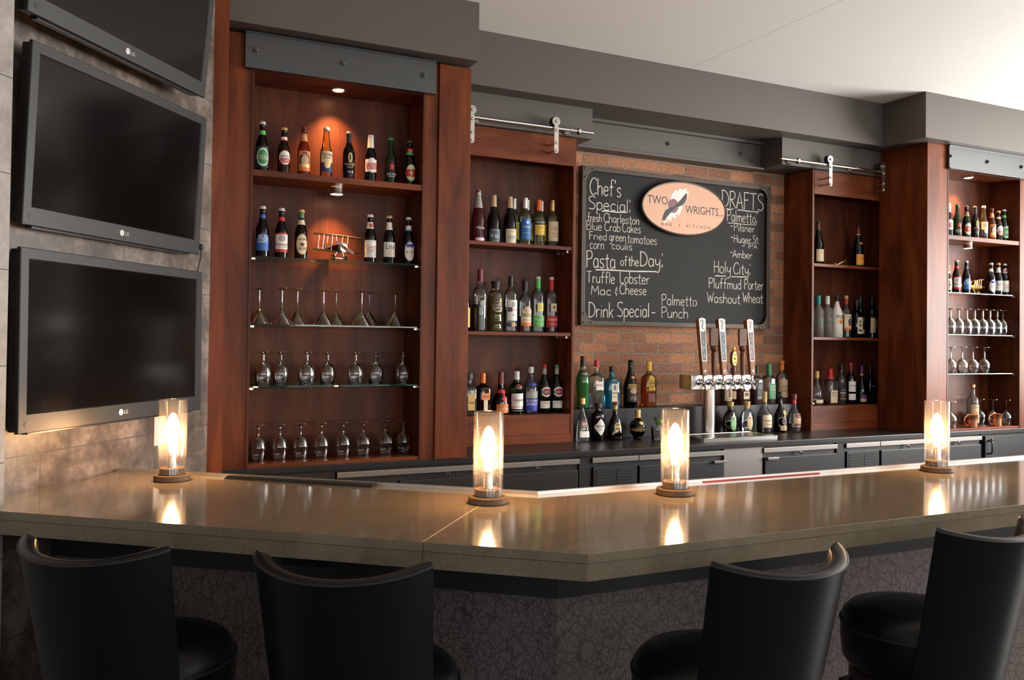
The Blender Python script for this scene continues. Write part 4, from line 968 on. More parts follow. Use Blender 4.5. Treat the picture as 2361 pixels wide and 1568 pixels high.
BEER = dict(
    a=dict(prof='beer', glass='glass_dark', cap=CROWN('silver'), L=[('f', .74, .82, 0, 'limegreen'), ('r', .10, .50, 1.25, 'darkgreen'), ('o', .12, .47, 1.02, 'white'), ('o', .15, .44, .86, 'green')], T=[("O'DOUL'S", .29, .021, 'white', 1.15)]),
    b=dict(prof='beer', glass='glass_amber', cap=CROWN('gold'), L=[('f', .72, .80, 0, 'white'), ('f', .715, .74, 0, 'red'), ('o', .20, .50, 1.0, 'foil_gold'), ('o', .215, .485, .93, 'white'), ('r', .24, .335, .80, 'red')], T=[('AMSTEL', .375, .013, 'navy', .82), ('LIGHT', .285, .012, 'white', .62)]),
    c=dict(prof='beer', glass='glass_rust', cap=CROWN('darkred'), L=[('f', .70, .86, 0, 'orange'), ('o', .73, .83, .9, 'tan'), ('r', .10, .50, 1.1, 'orange'), ('o', .16, .48, .9, 'black'), ('o', .19, .42, .62, 'tan'), ('r', .17, .24, .85, 'foil_gold')], T=[('SHOCK TOP', .435, .010, 'cream', .72)]),
    d=dict(prof='corona', glass='glass_gold', cap=CROWN('silver'), L=[('r', .30, .52, 1.15, 'cream'), ('r', .12, .30, 1.15, 'navy'), ('o', .19, .345, .5, 'foil_gold')], T=[('Corona', .465, .018, 'black', 1.0), ('Extra', .40, .011, 'black', .6)]),
    e=dict(prof='stout', glass='glass_dark', cap=((.76, .955, .50, .48, 'black'), (.955, 1.0, .52, .46, 'charcoal')), L=[('o', .36, .56, .34, 'foil_gold'), ('o', .385, .535, .16, 'black')], T=[('GUINNESS', .325, .012, 'tan', .95), ('DRAUGHT', .26, .007, 'tan', .5)]),
    f=dict(prof='beer', glass='glass_dark', cap=((.70, .955, .56, .48, 'white'), (.955, 1.0, .50, .44, 'white')), L=[('r', .22, .48, 1.25, 'white'), ('o', .20, .51, .95, 'white'), ('r', .27, .405, 1.0, 'red')], T=[('STELLA', .37, .014, 'white', .82), ('ARTOIS', .305, .013, 'white', .80)]),
    g=dict(prof='beer', glass='glass_green', cap=CROWN('green'), L=[('s', .27, .48, .75, 'red')], T=[('CAPE TOWN', .215, .011, 'white', .95), ('BREWERY', .165, .006, 'white', .7)]),
    h=dict(prof='beer', glass='glass_darkgreen', cap=CROWN('charcoal'), L=[('f', .68, .74, 0, 'limegreen'), ('f', .74, .82, 0, 'red'), ('o', .10, .47, 1.0, 'limegreen'), ('o', .12, .45, .86, 'cream'), ('r', .20, .36, .95, 'red'), ('d', .215, .345, .42, 'cream')], T=[('XX', .28, .020, 'red', .45), ('XX', .775, .011, 'white', .9)]),
    i=dict(prof='beer', glass='glass_brown', cap=CROWN('silver'), L=[('o', .75, .84, .9, 'blue'), ('r', .12, .36, 1.3, 'blue'), ('o', .17, .46, 1.1, 'blue')], T=[('BUD', .385, .019, 'white', .72), ('LIGHT', .31, .019, 'white', .95)]),
    j=dict(prof='beer', glass='glass_brown', cap=CROWN('silver'), L=[('f', .74, .82, 0, 'red'), ('r', .11, .49, 1.3, 'red'), ('r', .17, .46, 1.22, 'white'), ('o', .32, .45, .62, 'ash')], T=[('Budweiser', .27, .014, 'darkred', 1.05), ('KING OF BEERS', .215, .005, 'darkred', .8)]),
    k=dict(prof='beer', glass='glass_brown', cap=((.80, .94, .455, .43, 'green'), (.94, 1.0, .54, .46, 'gold')), L=[('f', .69, .79, 0, 'cream'), ('o', .08, .50, 1.0, 'gold'), ('o', .095, .485, .92, 'cream'), ('d', .24, .33, .45, 'brown')], T=[('Yuengling', .40, .012, 'black', .85), ('LAGER', .205, .014, 'black', .72)]),
    l=dict(prof='beer', glass='glass_dark', cap=CROWN('silver'), L=[('f', .70, .84, 0, 'silver'), ('r', .10, .46, 1.3, 'silver'), ('r', .22, .43, 1.28, 'white'), ('o', .73, .81, .6, 'red')], T=[('Coors', .325, .022, 'red', 1.0), ('LIGHT', .245, .012, 'navy', .75)]),
    m=dict(prof='beer', glass='glass_dark', cap=CROWN('gold'), L=[('f', .70, .86, 0, 'white'), ('r', .13, .44, 1.35, 'white'), ('o', .15, .27, .32, 'gold'), ('o', .165, .255, .24, 'cream')], T=[('Lite', .345, .026, 'navy', .8)]),
    n=dict(prof='beer', glass='glass_dark', cap=CROWN('silver'), L=[('f', .70, .82, 0, 'white'), ('f', .70, .73, 0, 'blue'), ('o', .07, .47, .95, 'silver'), ('o', .085, .455, .88, 'white'), ('r', .355, .425, .58, 'royal')], T=[('ULTRA', .255, .013, 'navy', .75), ('I', .175, .014, 'red', .2)]))
def beer(key, label, group, x, y, z, H, rz=0, R=.0302): return bottle('beer_bottle', label, group, x, y, z, H, R, rz=rz, **BEER[key])
G1 = 'beer bottles on the top shelf of the left cabinet'; Y1 = 4.285
for key, x, H, l in (('a', .731, .249, 'dark beer bottle with green oval label, first on the top shelf of the left cabinet'), ('b', .835, .231, 'amber beer bottle with white and red round label on the left cabinet top shelf'),
                     ('c', .932, .247, 'rust-orange beer bottle with orange label on the left cabinet top shelf'), ('d', 1.043, .258, 'clear golden beer bottle lit from above on the left cabinet top shelf'),
                     ('e', 1.158, .249, 'black stout bottle with gold emblem on the left cabinet top shelf'), ('f', 1.271, .245, 'dark green beer bottle with white neck foil on the left cabinet top shelf'),
                     ('g', 1.377, .243, 'green beer bottle with a red star on the left cabinet top shelf'), ('h', 1.481, .240, 'dark green beer bottle with red band label, last on the left cabinet top shelf')):
    beer(key, l, G1, x, Y1, .7875, H)
G2 = 'beer bottles on the upper glass shelf of the left cabinet'
for key, x, H, l in (('i', .739, .246, 'brown beer bottle with bright blue label left of the dark biplane'), ('j', .829, .243, 'brown beer bottle with red and white label left of the dark biplane'),
                     ('k', .925, .243, 'brown beer bottle with cream oval label beside the dark biplane'), ('l', 1.275, .245, 'dark beer bottle with silver label and red script right of the dark biplane'),
                     ('m', 1.376, .246, 'dark beer bottle with white label and gold cap right of the dark biplane'), ('n', 1.480, .246, 'dark beer bottle with white oval label, right end of the dark biplane shelf')):
    beer(key, l, G2, x, Y1, .3815, H)
G3 = 'beer bottles on the top shelf of the right cabinet'
for key, x, H, l, rz in (('f', 5.630, .249, 'dark green bottle with white neck foil half hidden by the right cabinet frame', -.5), ('g', 5.724, .245, 'bright green beer bottle under the light of the right cabinet', -.5), ('h', 5.825, .243, 'dark green beer bottle with red neck label in the right cabinet', -.5),
                         ('e', 5.921, .249, 'black stout bottle on the top shelf of the right cabinet', -.4), ('d', 6.018, .260, 'clear golden beer bottle in the right cabinet', -.4), ('c', 6.110, .248, 'rust-orange beer bottle in the right cabinet', -.4),
                         ('b', 6.200, .234, 'amber beer bottle with white and red round label in the right cabinet', -.4), ('a', 6.262, .249, 'dark beer bottle with green oval label, last on the right cabinet top shelf', -.4)):
    beer(key, l, G3, x if key not in 'ab' else x-(.012 if key == 'b' else .008), 4.29, .7875, H, rz+.1, .029)
G4 = 'beer bottles on the upper glass shelf of the right cabinet'
for key, x, H, l in (('k', 5.622, .20, 'pale-labelled beer bottle almost hidden by the right cabinet frame'), ('j', 5.718, .241, 'brown beer bottle with red and white label left of the yellow biplane'), ('i', 5.825, .242, 'brown beer bottle with blue label beside the yellow biplane'),
                     ('n', 6.105, .240, 'dark beer bottle with white oval label right of the yellow biplane'), ('m', 6.190, .243, 'dark beer bottle with plain white label right of the yellow biplane'), ('l', 6.264, .242, 'dark beer bottle with silver label at the right end of the yellow biplane shelf')):
    beer(key, l, G4, x, 4.29, .3815, H, -.35, .0285)

GW = 'wine bottles on the top shelf of the left wine cabinet'; YW = 4.715
bottle('wine_bottle', 'pink sparkling wine bottle with silver foil, first on the top shelf of the wine cabinet', GW, 2.063, YW, .570, .315, .041, 'burg', 'glass_pinkwine', ((.66, .90, .66, .37, 'ash'), (.655, .70, .67, .60, 'pink'), (.90, 1.0, .43, .36, 'foil_silver')), [('o', .02, .10, .85, 'pink'), ('o', .035, .085, .70, 'white')], [('Allure', .28, .016, 'white', .7)])
bottle('wine_bottle', 'dark wine bottle with grey label and white script in the wine cabinet', GW, 2.164, YW, .570, .293, .0395, 'burg', 'glass_dark', ((.76, 1.0, .45, .39, 'tan'),), [('r', .02, .30, 1.1, 'slate')], [('A to Z', .16, .026, 'white', .85), ('WINEWORKS', .265, .006, 'cream', .7), ('CHARDONNAY', .055, .006, 'cream', .6)])
bottle('wine_bottle', 'dark wine bottle with cream label showing a house in the wine cabinet', GW, 2.272, YW, .570, .293, .039, 'burg', 'glass_dark', ((.76, 1.0, .45, .39, 'tan'),), [('r', .015, .32, 1.05, 'cream'), ('r', .11, .19, .62, 'ash')], [('WINERY', .275, .008, 'tan', .6)])
bottle('wine_bottle', 'pale white-wine bottle with blue label in the wine cabinet', GW, 2.376, YW, .570, .294, .0365, 'bord', 'glass_pale', ((.78, 1.0, .44, .42, 'foil_silver'),), [('r', .13, .56, 1.15, 'blue'), ('d', .44, .52, .3, 'white')], [('NOBILO', .385, .013, 'white', .85), ('SAUVIGNON BLANC', .26, .005, 'white', .8)])
bottle('wine_bottle', 'pale wine bottle with orange foil and orange label in the wine cabinet', GW, 2.471, YW, .570, .289, .037, 'bord', 'glass_pale', ((.77, 1.0, .46, .43, 'orange'),), [('r', .46, .56, 1.15, 'black'), ('r', .24, .46, 1.15, 'yellow')], [('PRINCIPATO', .51, .011, 'white', .95), ('PINOT', .40, .007, 'brown', .5)])
bottle('wine_bottle', 'pale wine bottle with cream paper label, last on the wine cabinet top shelf', GW, 2.566, YW, .570, .295, .037, 'bord', 'glass_pale', ((.77, 1.0, .42, .40, 'foil_gold'),), [('r', .13, .54, 1.15, 'cream'), ('o', .34, .44, .4, 'tan')], [('Sonoma', .29, .009, 'brown', .7), ('Cutrer', .23, .008, 'brown', .6)])
for x, l in ((2.330, 'pale wine bottle standing behind the blue-labelled one'), (2.425, 'pale wine bottle standing behind the orange-labelled one'), (2.523, 'pale wine bottle standing behind the cream-labelled one')):
    bottle('wine_bottle', l, GW, x, 4.776, .570, .294, .034, 'bord', 'glass_pale', ((.78, 1.0, .44, .42, 'foil_silver'),), [('r', .14, .50, 1.2, 'lemon')])

GM = 'spirit bottles on the middle shelf of the left wine cabinet'; ZM = .0445
bottle('liquor_bottle', 'dark bottle with yellow label half hidden behind the left wooden pillar', GM, 1.975, YW, ZM, .275, .040, 'spir', 'glass_dark', ((.84, 1.0, .40, .36, 'black'),), [('r', .08, .50, 1.4, 'yellow')])
bottle('liquor_bottle', 'tall clear bottle with red capsule and white tree emblem', GM, 2.081, YW, ZM, .369, .044, 'spir', 'glass_clear', ((.80, 1.0, .40, .36, 'darkred'),), [('o', .40, .50, .42, 'ash'), ('r', .34, .42, .08, 'ash')], [('PAMA', .555, .016, 'ash', .8)], liq=('liquid_dark', .43))
bottle('liquor_bottle', 'ribbed bamboo-shaped amber bottle with black stopper', GM, 2.183, YW, ZM, .302, .0455, 'ridge', 'glass_pale', ((.86, 1.0, .50, .62, 'black'),), [('o', .39, .60, .85, 'foil_gold'), ('o', .40, .59, .78, 'charcoal')], [('CANTON', .47, .013, 'cream', .7), ('DOMAINE DE', .525, .007, 'cream', .6)], liq=('liquid_olive', .70))
bottle('liquor_bottle', 'clear vodka bottle with white paper label and black cap', GM, 2.284, YW, ZM, .336, .0405, 'tall', 'glass_clear', ((.82, 1.0, .38, .36, 'black'),), [('r', .20, .57, .95, 'white'), ('r', .10, .16, 1.0, 'charcoal'), ('o', .44, .54, .3, 'ash'), ('r', .36, .44, .35, 'navy', -.5), ('o', .09, .165, .28, 'gold')], [('Ketel One', .40, .012, 'red', .8), ('VODKA', .30, .006, 'charcoal', .4)], liq=('liquid_clear', .45))
bottle('liquor_bottle', 'clear bottle with arched cream and orange label in the wine cabinet', GM, 2.381, YW, ZM, .312, .041, 'spir', 'glass_clear', ((.80, 1.0, .40, .40, 'black'),), [('r', .12, .44, .98, 'cream'), ('o', .38, .50, .62, 'tan'), ('r', .12, .19, .98, 'orange')], [('FIREFLY', .33, .024, 'black', .9), ('SWEET TEA VODKA', .235, .006, 'brown', .75)], liq=('liquid_whisky', .14))
bottle('liquor_bottle', 'clear bottle with bright green neck and green label', GM, 2.470, YW, ZM, .342, .0405, 'tall', 'glass_clear', ((.74, .955, .42, .38, 'limegreen'), (.955, 1.0, .40, .36, 'silver')), [('r', .10, .30, 1.25, 'limegreen'), ('r', .38, .52, .5, 'lemon'), ('o', .41, .49, .28, 'yellow')], [('Three Olives', .235, .016, 'white', 1.0), ('Cucumber', .155, .008, 'white', .6)], liq=('liquid_clear', .55))
bottle('liquor_bottle', 'clear bottle with red neck and red label', GM, 2.563, YW, ZM, .343, .0405, 'tall', 'glass_clear', ((.74, .955, .42, .38, 'red'), (.955, 1.0, .40, .36, 'silver')), [('r', .10, .30, 1.25, 'red'), ('r', .38, .52, .5, 'cream'), ('o', .41, .49, .26, 'limegreen'), ('o', .425, .475, .18, 'red')], [('Three Olives', .235, .016, 'white', 1.0), ('Watermelon', .155, .008, 'white', .6)], liq=('liquid_whisky', .10))
GL_ = 'spirit bottles on the bottom shelf of the left wine cabinet'; ZL = -.450
bottle('liquor_bottle', 'square textured bottle with gold label behind the lamp, beside the left pillar', GL_, 2.020, YW, ZL, .245, .040, 'square', 'glass_clear', ((.86, 1.0, .52, .52, 'charcoal'),), [('r', .12, .52, .55, 'gold')], [('ORIGINALE', .30, .010, 'black', .5)], sq=5, asp=.9, liq=('liquid_whisky', .2))
bottle('liquor_bottle', 'square amber bottle with orange cap and slanted orange band', GL_, 2.107, YW, ZL, .247, .042, 'square', 'glass_amber', ((.76, 1.0, .40, .40, 'orange'),), [('r', .10, .46, .32, 'cream'), ('r', .36, .52, .62, 'orange')], [('COINTREAU', .44, .012, 'brown', .55)], sq=5, asp=.95, rz=.1)
bottle('liquor_bottle', 'pear-shaped brown bottle with red ribbon and wax seal', GL_, 2.226, YW, ZL, .253, .047, 'pear', 'glass_brown', ((.72, 1.0, .38, .36, 'darkred'),), [('r', .04, .24, 1.0, 'orange'), ('f', .50, .58, 0, 'red'), ('r', .30, .50, .18, 'red', .15), ('o', .32, .42, .42, 'red', .15)], [('Grand Marnier', .135, .014, 'white', .9)])
bottle('liquor_bottle', 'green gin bottle with red seal and white label', GL_, 2.330, YW, ZL, .257, .042, 'gin', 'glass_green', ((.80, 1.0, .46, .44, 'silver'),), [('r', .17, .48, 1.2, 'white'), ('o', .58, .71, .55, 'darkred'), ('r', .12, .16, 1.2, 'foil_silver')], [('Tanqueray', .335, .017, 'black', .95), ('LONDON DRY GIN', .08, .007, 'white', .9)])
bottle('liquor_bottle', 'clear bottle with white and royal blue label', GL_, 2.428, YW, ZL, .283, .043, 'slope', 'glass_clear', ((.87, 1.0, .40, .40, 'silver'),), [('r', .06, .32, 1.15, 'royal'), ('r', .33, .48, 1.15, 'ash'), ('r', .60, .645, .75, 'royal')], [('ROMANA', .275, .016, 'white', 1.0), ('SAMBUCA', .205, .016, 'white', 1.0), ('Romana', .405, .015, 'silver', .8)], liq=('liquid_clear', .5))
for k, (x, capc, low, l) in enumerate(((2.522, 'red', 'ROSSO', 'dark green vermouth bottle with red cap and round label'), (2.6085, 'green', 'EXTRA DRY', 'dark green vermouth bottle with green cap and round label'))):
    bottle('liquor_bottle', l, GL_, x, YW, ZL, .297, .0375, 'slope', 'glass_green', ((.92, 1.0, .40, .38, capc), (.80, .92, .39, .37, 'ash')), [('r', .10, .25, 1.15, 'white'), ('o', .335, .54, 1.0, 'white'), ('o', .365, .51, .72, 'red'), ('r', .41, .465, .98, 'charcoal')], [('MARTINI', .4375, .011, 'white', .85), (low, .21, .007, 'black', .8)])

GB = 'spirit bottles on the black ledge in front of the bricks'; YL = 4.785; ZE = -.436
bottle('liquor_bottle', 'bright green textured liqueur bottle, first on the ledge', GB, 2.838, YL, ZE, .334, .044, 'melon', 'glass_clear', ((.80, 1.0, .40, .36, 'black'), (.76, .80, .44, .40, 'gold')), [('o', .60, .74, .75, 'black')], [('MIDORI', .665, .014, 'white', .6)], liq=('liquid_green', .74))
bottle('liquor_bottle', 'clear gin bottle with red cap and white label, second on the ledge', GB, 2.940, YL, ZE, .307, .045, 'square', 'glass_clear', ((.86, 1.0, .36, .36, 'red'),), [('r', .38, .56, .55, 'white'), ('o', .56, .63, .12, 'red')], [('BEEFEATER', .485, .014, 'red', .55)], sq=5, asp=.85, liq=('liquid_clear', .28))
bottle('liquor_bottle', 'sapphire blue square gin bottle on the ledge', GB, 3.056, YL, ZE, .268, .049, 'square', 'glass_blue', ((.86, 1.0, .36, .36, 'black'),), [('r', .08, .68, .50, 'cream'), ('o', .42, .56, .24, 'blue')], [('BOMBAY', .61, .012, 'navy', .45), ('SAPPHIRE', .36, .011, 'navy', .45), ('DRY GIN', .27, .007, 'navy', .3)], sq=5, asp=.8)
bottle('liquor_bottle', 'black cream-liqueur bottle with gold emblem on the ledge', GB, 3.201, YL, ZE, .311, .045, 'burg', 'glass_dark', ((.86, 1.0, .38, .36, 'black'),), [('r', .40, .49, .95, 'gold'), ('o', .26, .41, .72, 'cream'), ('r', .12, .40, 1.0, 'black'), ('o', .29, .40, .6, 'tan'), ('o', .60, .66, .4, 'gold')], [('BAILEYS', .445, .018, 'darkred', .9), ('ORIGINAL', .215, .008, 'cream', .6), ('IRISH CREAM', .175, .006, 'cream', .6)])
bottle('liquor_bottle', 'golden tequila bottle with yellow arched label, last on the left ledge', GB, 3.346, YL, ZE, .300, .048, 'square', 'glass_gold', ((.80, 1.0, .38, .38, 'yellow'),), [('r', .36, .62, .55, 'yellow'), ('o', .52, .70, .55, 'yellow'), ('r', .12, .30, .62, 'darkred'), ('o', .37, .43, .15, 'orange')], [('Jose', .585, .013, 'black', .35), ('Cuervo', .53, .018, 'black', .52), ('ESPECIAL', .455, .007, 'brown', .4)], sq=4, asp=.8, liq=('liquid_gold', .70))
bottle('liquor_bottle', 'whiskey bottle with pale picture label behind the tap column', GB, 4.000, YL, ZE, .275, .040, 'spir', 'glass_clear', ((.84, 1.0, .40, .38, 'black'),), [('r', .10, .52, .95, 'cream'), ('r', .18, .46, .28, 'darkred')], [('FARM', .14, .012, 'brown', .6)], liq=('liquid_whisky', .6))
bottle('liquor_bottle', 'slim dark whiskey bottle half hidden below the taps', GB, 4.074, 4.81, ZE, .255, .030, 'spir', 'glass_amber', ((.84, 1.0, .40, .38, 'black'),), [('r', .14, .36, .9, 'tan')])
bottle('liquor_bottle', 'square bourbon bottle with small red label below the taps', GB, 4.150, YL, ZE, .262, .043, 'square', 'glass_clear', ((.86, 1.0, .40, .38, 'black'),), [('r', .14, .34, .60, 'cream'), ('r', .22, .31, .42, 'darkred')], sq=5, asp=.9, liq=('liquid_whisky', .62))
bottle('liquor_bottle', 'square black-labelled whiskey bottle right of the taps', GB, 4.272, YL, ZE, .270, .042, 'square', 'glass_clear', ((.78, 1.0, .36, .34, 'black'),), [('r', .10, .56, .62, 'black'), ('o', .38, .52, .36, 'ash'), ('o', .40, .50, .28, 'black'), ('r', .14, .19, .45, 'ash')], [('OLD', .445, .009, 'white', .25), ('No.7', .30, .014, 'ash', .3), ('TENNESSEE', .235, .009, 'ash', .45)], sq=5, asp=.9, liq=('liquid_whisky', .60))
bottle('liquor_bottle', 'whiskey bottle with green capsule and green label on the ledge', GB, 4.385, YL, ZE, .282, .046, 'square', 'glass_clear', ((.68, 1.0, .42, .38, 'green'),), [('r', .12, .50, .66, 'green')], [('Evan', .44, .016, 'white', .4), ('Williams', .36, .016, 'white', .55), ('BOURBON', .26, .007, 'cream', .4), ('WHISKEY', .21, .006, 'cream', .4)], sq=4, asp=.9, liq=('liquid_whisky', .10))
bottle('liquor_bottle', 'whiskey bottle with orange cap and tan label, last on the ledge', GB, 4.507, YL, ZE, .304, .041, 'spir', 'glass_clear', ((.94, 1.0, .44, .44, 'orange'), (.78, .93, .38, .36, 'orange')), [('r', .14, .56, 1.15, 'tan')], [('WILD', .39, .020, 'brown', .75), ('TURKEY', .30, .020, 'brown', .95), ('101', .20, .010, 'brown', .4)], liq=('liquid_whisky', .13))
GC = 'spirit bottles standing on the black back counter'; YC = 4.615; ZC = -.622
bottle('liquor_bottle', 'clear tapered tequila bottle with gold cap on the counter beside the wine cabinet', GC, 2.737, YC, ZC, .265, .041, 'cone', 'glass_clear', ((.86, 1.0, .42, .42, 'foil_gold'),), [('r', .32, .50, .85, 'darkred'), ('r', .10, .24, .85, 'white')], [('1800', .41, .019, 'white', .6), ('TEQUILA', .35, .006, 'white', .45)], sq=4, asp=.85, liq=('liquid_clear', .3))
bottle('liquor_bottle', 'black apothecary gin bottle with white diamond label', GC, 2.850, YC, ZC, .232, .043, 'stub', 'glass_dark', ((.88, 1.0, .52, .52, 'black'),), [('d', .14, .60, 1.05, 'white', -.1)], [("HENDRICK'S", .39, .012, 'black', .75), ('GIN', .30, .008, 'black', .3)])
bottle('liquor_bottle', 'black swirled liqueur bottle with copper oval label', GC, 2.976, YC, ZC, .236, .050, 'cone', 'glass_brown', ((.80, .92, .30, .28, 'gold'), (.92, 1.0, .40, .40, 'brown')), [('o', .24, .46, .62, 'foil_gold'), ('o', .25, .45, .56, 'brown')], [('GODIVA', .355, .012, 'foil_gold', .45)], sq=3, asp=.8)
bottle('liquor_bottle', 'round orb-shaped black liqueur bottle with gold belt', GC, 3.146, YC, ZC, .185, .053, 'globe', 'glass_dark', ((.72, .78, .36, .34, 'gold'), (.78, 1.0, .34, .36, 'foil_gold')), [('f', .27, .37, 0, 'foil_gold'), ('o', .50, .62, .35, 'foil_gold')], [('CHAMBORD', .32, .012, 'brown', .7)])
for x, gl, lab, lbl, lq in ((3.905, 'glass_brown', 'limegreen', 'cut-glass flask whisky bottle with green oval label', None), (4.048, 'glass_clear', 'gold', 'cut-glass flask whisky bottle with golden oval label', ('liquid_clear', .5))):
    bottle('liquor_bottle', lbl, GC, x, 4.628, ZC, .217, .058, 'flask', gl, ((.80, .88, .32, .30, 'darkgreen' if lab == 'limegreen' else 'gold'), (.86, 1.0, .36, .40, 'gold')), [('o', .12, .60, .62, 'gold' if lab == 'limegreen' else 'cream'), ('o', .14, .58, .56, lab), ('o', .45, .53, .2, 'purple')], [('Crown', .36, .012, 'white', .42), ('ROYAL', .29, .010, 'white', .4)], asp=.62, liq=lq)
bottle('liquor_bottle', 'dark cognac bottle with cream label and gold neck', GC, 4.193, YC, ZC, .283, .050, 'cognac', 'glass_clear', ((.74, 1.0, .33, .31, 'gold'),), [('r', .14, .44, .95, 'cream')], [('Hennessy', .31, .015, 'brown', .72), ('COGNAC', .21, .010, 'brown', .5)], liq=('liquid_dark', .40))
bottle('liquor_bottle', 'black long-necked liqueur bottle with round gold medallion', GC, 4.337, YC, ZC, .279, .043, 'cognac', 'glass_dark', ((.92, 1.0, .36, .34, 'black'),), [('r', .05, .17, .75, 'tan'), ('o', .19, .36, .45, 'tan'), ('o', .21, .34, .36, 'charcoal'), ('o', .43, .55, .48, 'gold', .3)], [('No.3', .11, .010, 'black', .5)])
bottle('liquor_bottle', 'scotch bottle with maroon cap at the foot of the right cabinet side', GC, 4.462, YC, ZC, .262, .047, 'cognac', 'glass_clear', ((.74, .86, .34, .30, 'red'), (.86, 1.0, .42, .40, 'maroon')), [('r', .13, .48, .85, 'tan'), ('o', .36, .50, .6, 'maroon'), ('r', .15, .22, .7, 'maroon')], [('CHIVAS', .27, .013, 'gold', .6)], liq=('liquid_whisky', .22))

GV = 'wine bottles on the top shelf of the brass airplane cabinet'
bottle('wine_bottle', 'dark wine bottle with plain cream label beside the brass airplane', GV, 4.782, YW, .570, .317, .039, 'burg', 'glass_dark', ((.80, 1.0, .38, .37, 'brown'),), [('r', .08, .36, 1.1, 'cream')], [('MEIOMI', .29, .009, 'tan', .6)])
bottle('wine_bottle', 'champagne bottle with bright orange label beside the brass airplane', GV, 5.184, YW, .570, .309, .041, 'burg', 'glass_dark', ((.80, .985, .38, .36, 'darkred'), (.79, .82, .42, .40, 'gold'), (.97, 1.0, .36, .34, 'darkred')), [('r', .06, .32, 1.1, 'amber_orange'), ('o', .56, .62, .45, 'amber_orange')], [('VEUVE', .22, .010, 'brown', .7)])
GR = 'spirit bottles on the middle shelf of the brass airplane cabinet'
bottle('liquor_bottle', 'frosted rum bottle with teal cap', GR, 4.788, YW, ZM, .302, .039, 'spir', 'glass_frost', ((.80, 1.0, .42, .42, 'teal'),), [('o', .48, .57, .25, 'charcoal')], [('Cruzan', .37, .026, 'teal', .85)])
bottle('liquor_bottle', 'frosted rum bottle with white cap', GR, 4.877, YW, ZM, .302, .039, 'spir', 'glass_frost', ((.80, 1.0, .42, .42, 'white'),), [('o', .48, .57, .25, 'charcoal')], [('Cruzan', .37, .026, 'charcoal', .85)])
bottle('liquor_bottle', 'opaque white coconut rum bottle with sun emblem', GR, 4.972, YW, ZM, .313, .042, 'slope', 'white', ((.85, 1.0, .38, .36, 'black'),), [('f', .012, .08, 0, 'silver'), ('o', .32, .45, .52, 'yellow'), ('o', .33, .40, .36, 'orange')], [('MALIBU', .49, .022, 'brown', .95)])
bottle('liquor_bottle', 'spiced rum bottle with colourful pale label and gold neck', GR, 5.065, YW, ZM, .312, .037, 'spir', 'glass_clear', ((.80, .93, .40, .38, 'red'), (.93, 1.0, .40, .38, 'gold')), [('r', .18, .55, 1.15, 'cream'), ('r', .18, .24, 1.15, 'orange'), ('o', .26, .46, .4, 'maroon'), ('o', .36, .44, .25, 'navy')], [('Captain', .50, .013, 'brown', .8)], liq=('liquid_dark', .5))
bottle('liquor_bottle', 'square rum bottle with an ink-drawing label', GR, 5.172, YW, ZM, .283, .041, 'square', 'glass_dark', ((.84, 1.0, .40, .38, 'black'),), [('r', .10, .54, .62, 'cream'), ('o', .28, .46, .34, 'charcoal'), ('o', .33, .42, .18, 'cream'), ('r', .16, .22, .4, 'charcoal')], (), sq=5, asp=.9)
bottle('liquor_bottle', 'tall slim green bottle behind the ink-drawing rum bottle', GR, 5.252, 4.755, ZM, .317, .032, 'bord', 'glass_green', ((.84, 1.0, .42, .40, 'darkgreen'),), [('r', .10, .20, 1.1, 'cream'), ('o', .34, .52, .8, 'darkgreen')], [('Green', .43, .012, 'cream', .6)])
bottle('liquor_bottle', 'dark liqueur bottle with cream neck band, right end of that shelf', GR, 5.334, YW, ZM, .317, .037, 'bord', 'glass_dark', ((.86, 1.0, .42, .40, 'black'), (.77, .86, .41, .40, 'cream')), [('r', .12, .48, .5, 'cream', -.6), ('r', .24, .44, .42, 'cream', .5)])
GU = 'whisky bottles on the bottom shelf of the brass airplane cabinet'
bottle('liquor_bottle', 'round-shouldered clear whisky bottle with low cream label', GU, 4.776, YW, ZL, .245, .051, 'cognac', 'glass_clear', ((.80, 1.0, .34, .32, 'gold'),), [('r', .06, .16, .85, 'cream')], liq=('liquid_gold', .12), asp=.8)
bottle('liquor_bottle', 'square bourbon bottle with dripping red wax', GU, 4.908, YW, ZL, .263, .051, 'square', 'glass_clear', ((.70, .80, .56, .38, 'red'), (.80, 1.0, .38, .36, 'red')), [('r', .05, .40, .68, 'cream')], [("Maker's", .33, .014, 'black', .5), ('Mark', .255, .014, 'black', .35)], sq=4, asp=.85, liq=('liquid_whisky', .10))
bottle('liquor_bottle', 'clear bourbon bottle with black and gold label bands', GU, 5.020, YW, ZL, .299, .034, 'spir', 'glass_clear', ((.84, 1.0, .40, .40, 'black'),), [('r', .09, .40, 1.1, 'black'), ('r', .26, .30, 1.0, 'ash'), ('r', .13, .15, 1.0, 'gold')], [('SINGLE', .35, .012, 'ash', .8), ('BARREL', .215, .010, 'gold', .8)])
bottle('liquor_bottle', 'scotch bottle with red cap and two white labels', GU, 5.114, YW, ZL, .306, .038, 'spir', 'glass_brown', ((.80, .97, .40, .38, 'darkred'), (.96, 1.0, .40, .38, 'red')), [('r', .30, .55, 1.1, 'white'), ('r', .10, .25, 1.1, 'white')], [("Dewar's", .45, .014, 'darkred', .8), ('SCOTCH', .36, .006, 'charcoal', .5)])
bottle('liquor_bottle', 'dark bottle with purple and gold neck', GU, 5.228, YW, ZL, .285, .037, 'cognac', 'glass_dark', ((.74, .78, .36, .34, 'gold'), (.78, 1.0, .34, .33, 'purple')), [('r', .05, .14, 1.0, 'tan'), ('r', .14, .24, 1.0, 'purple')])
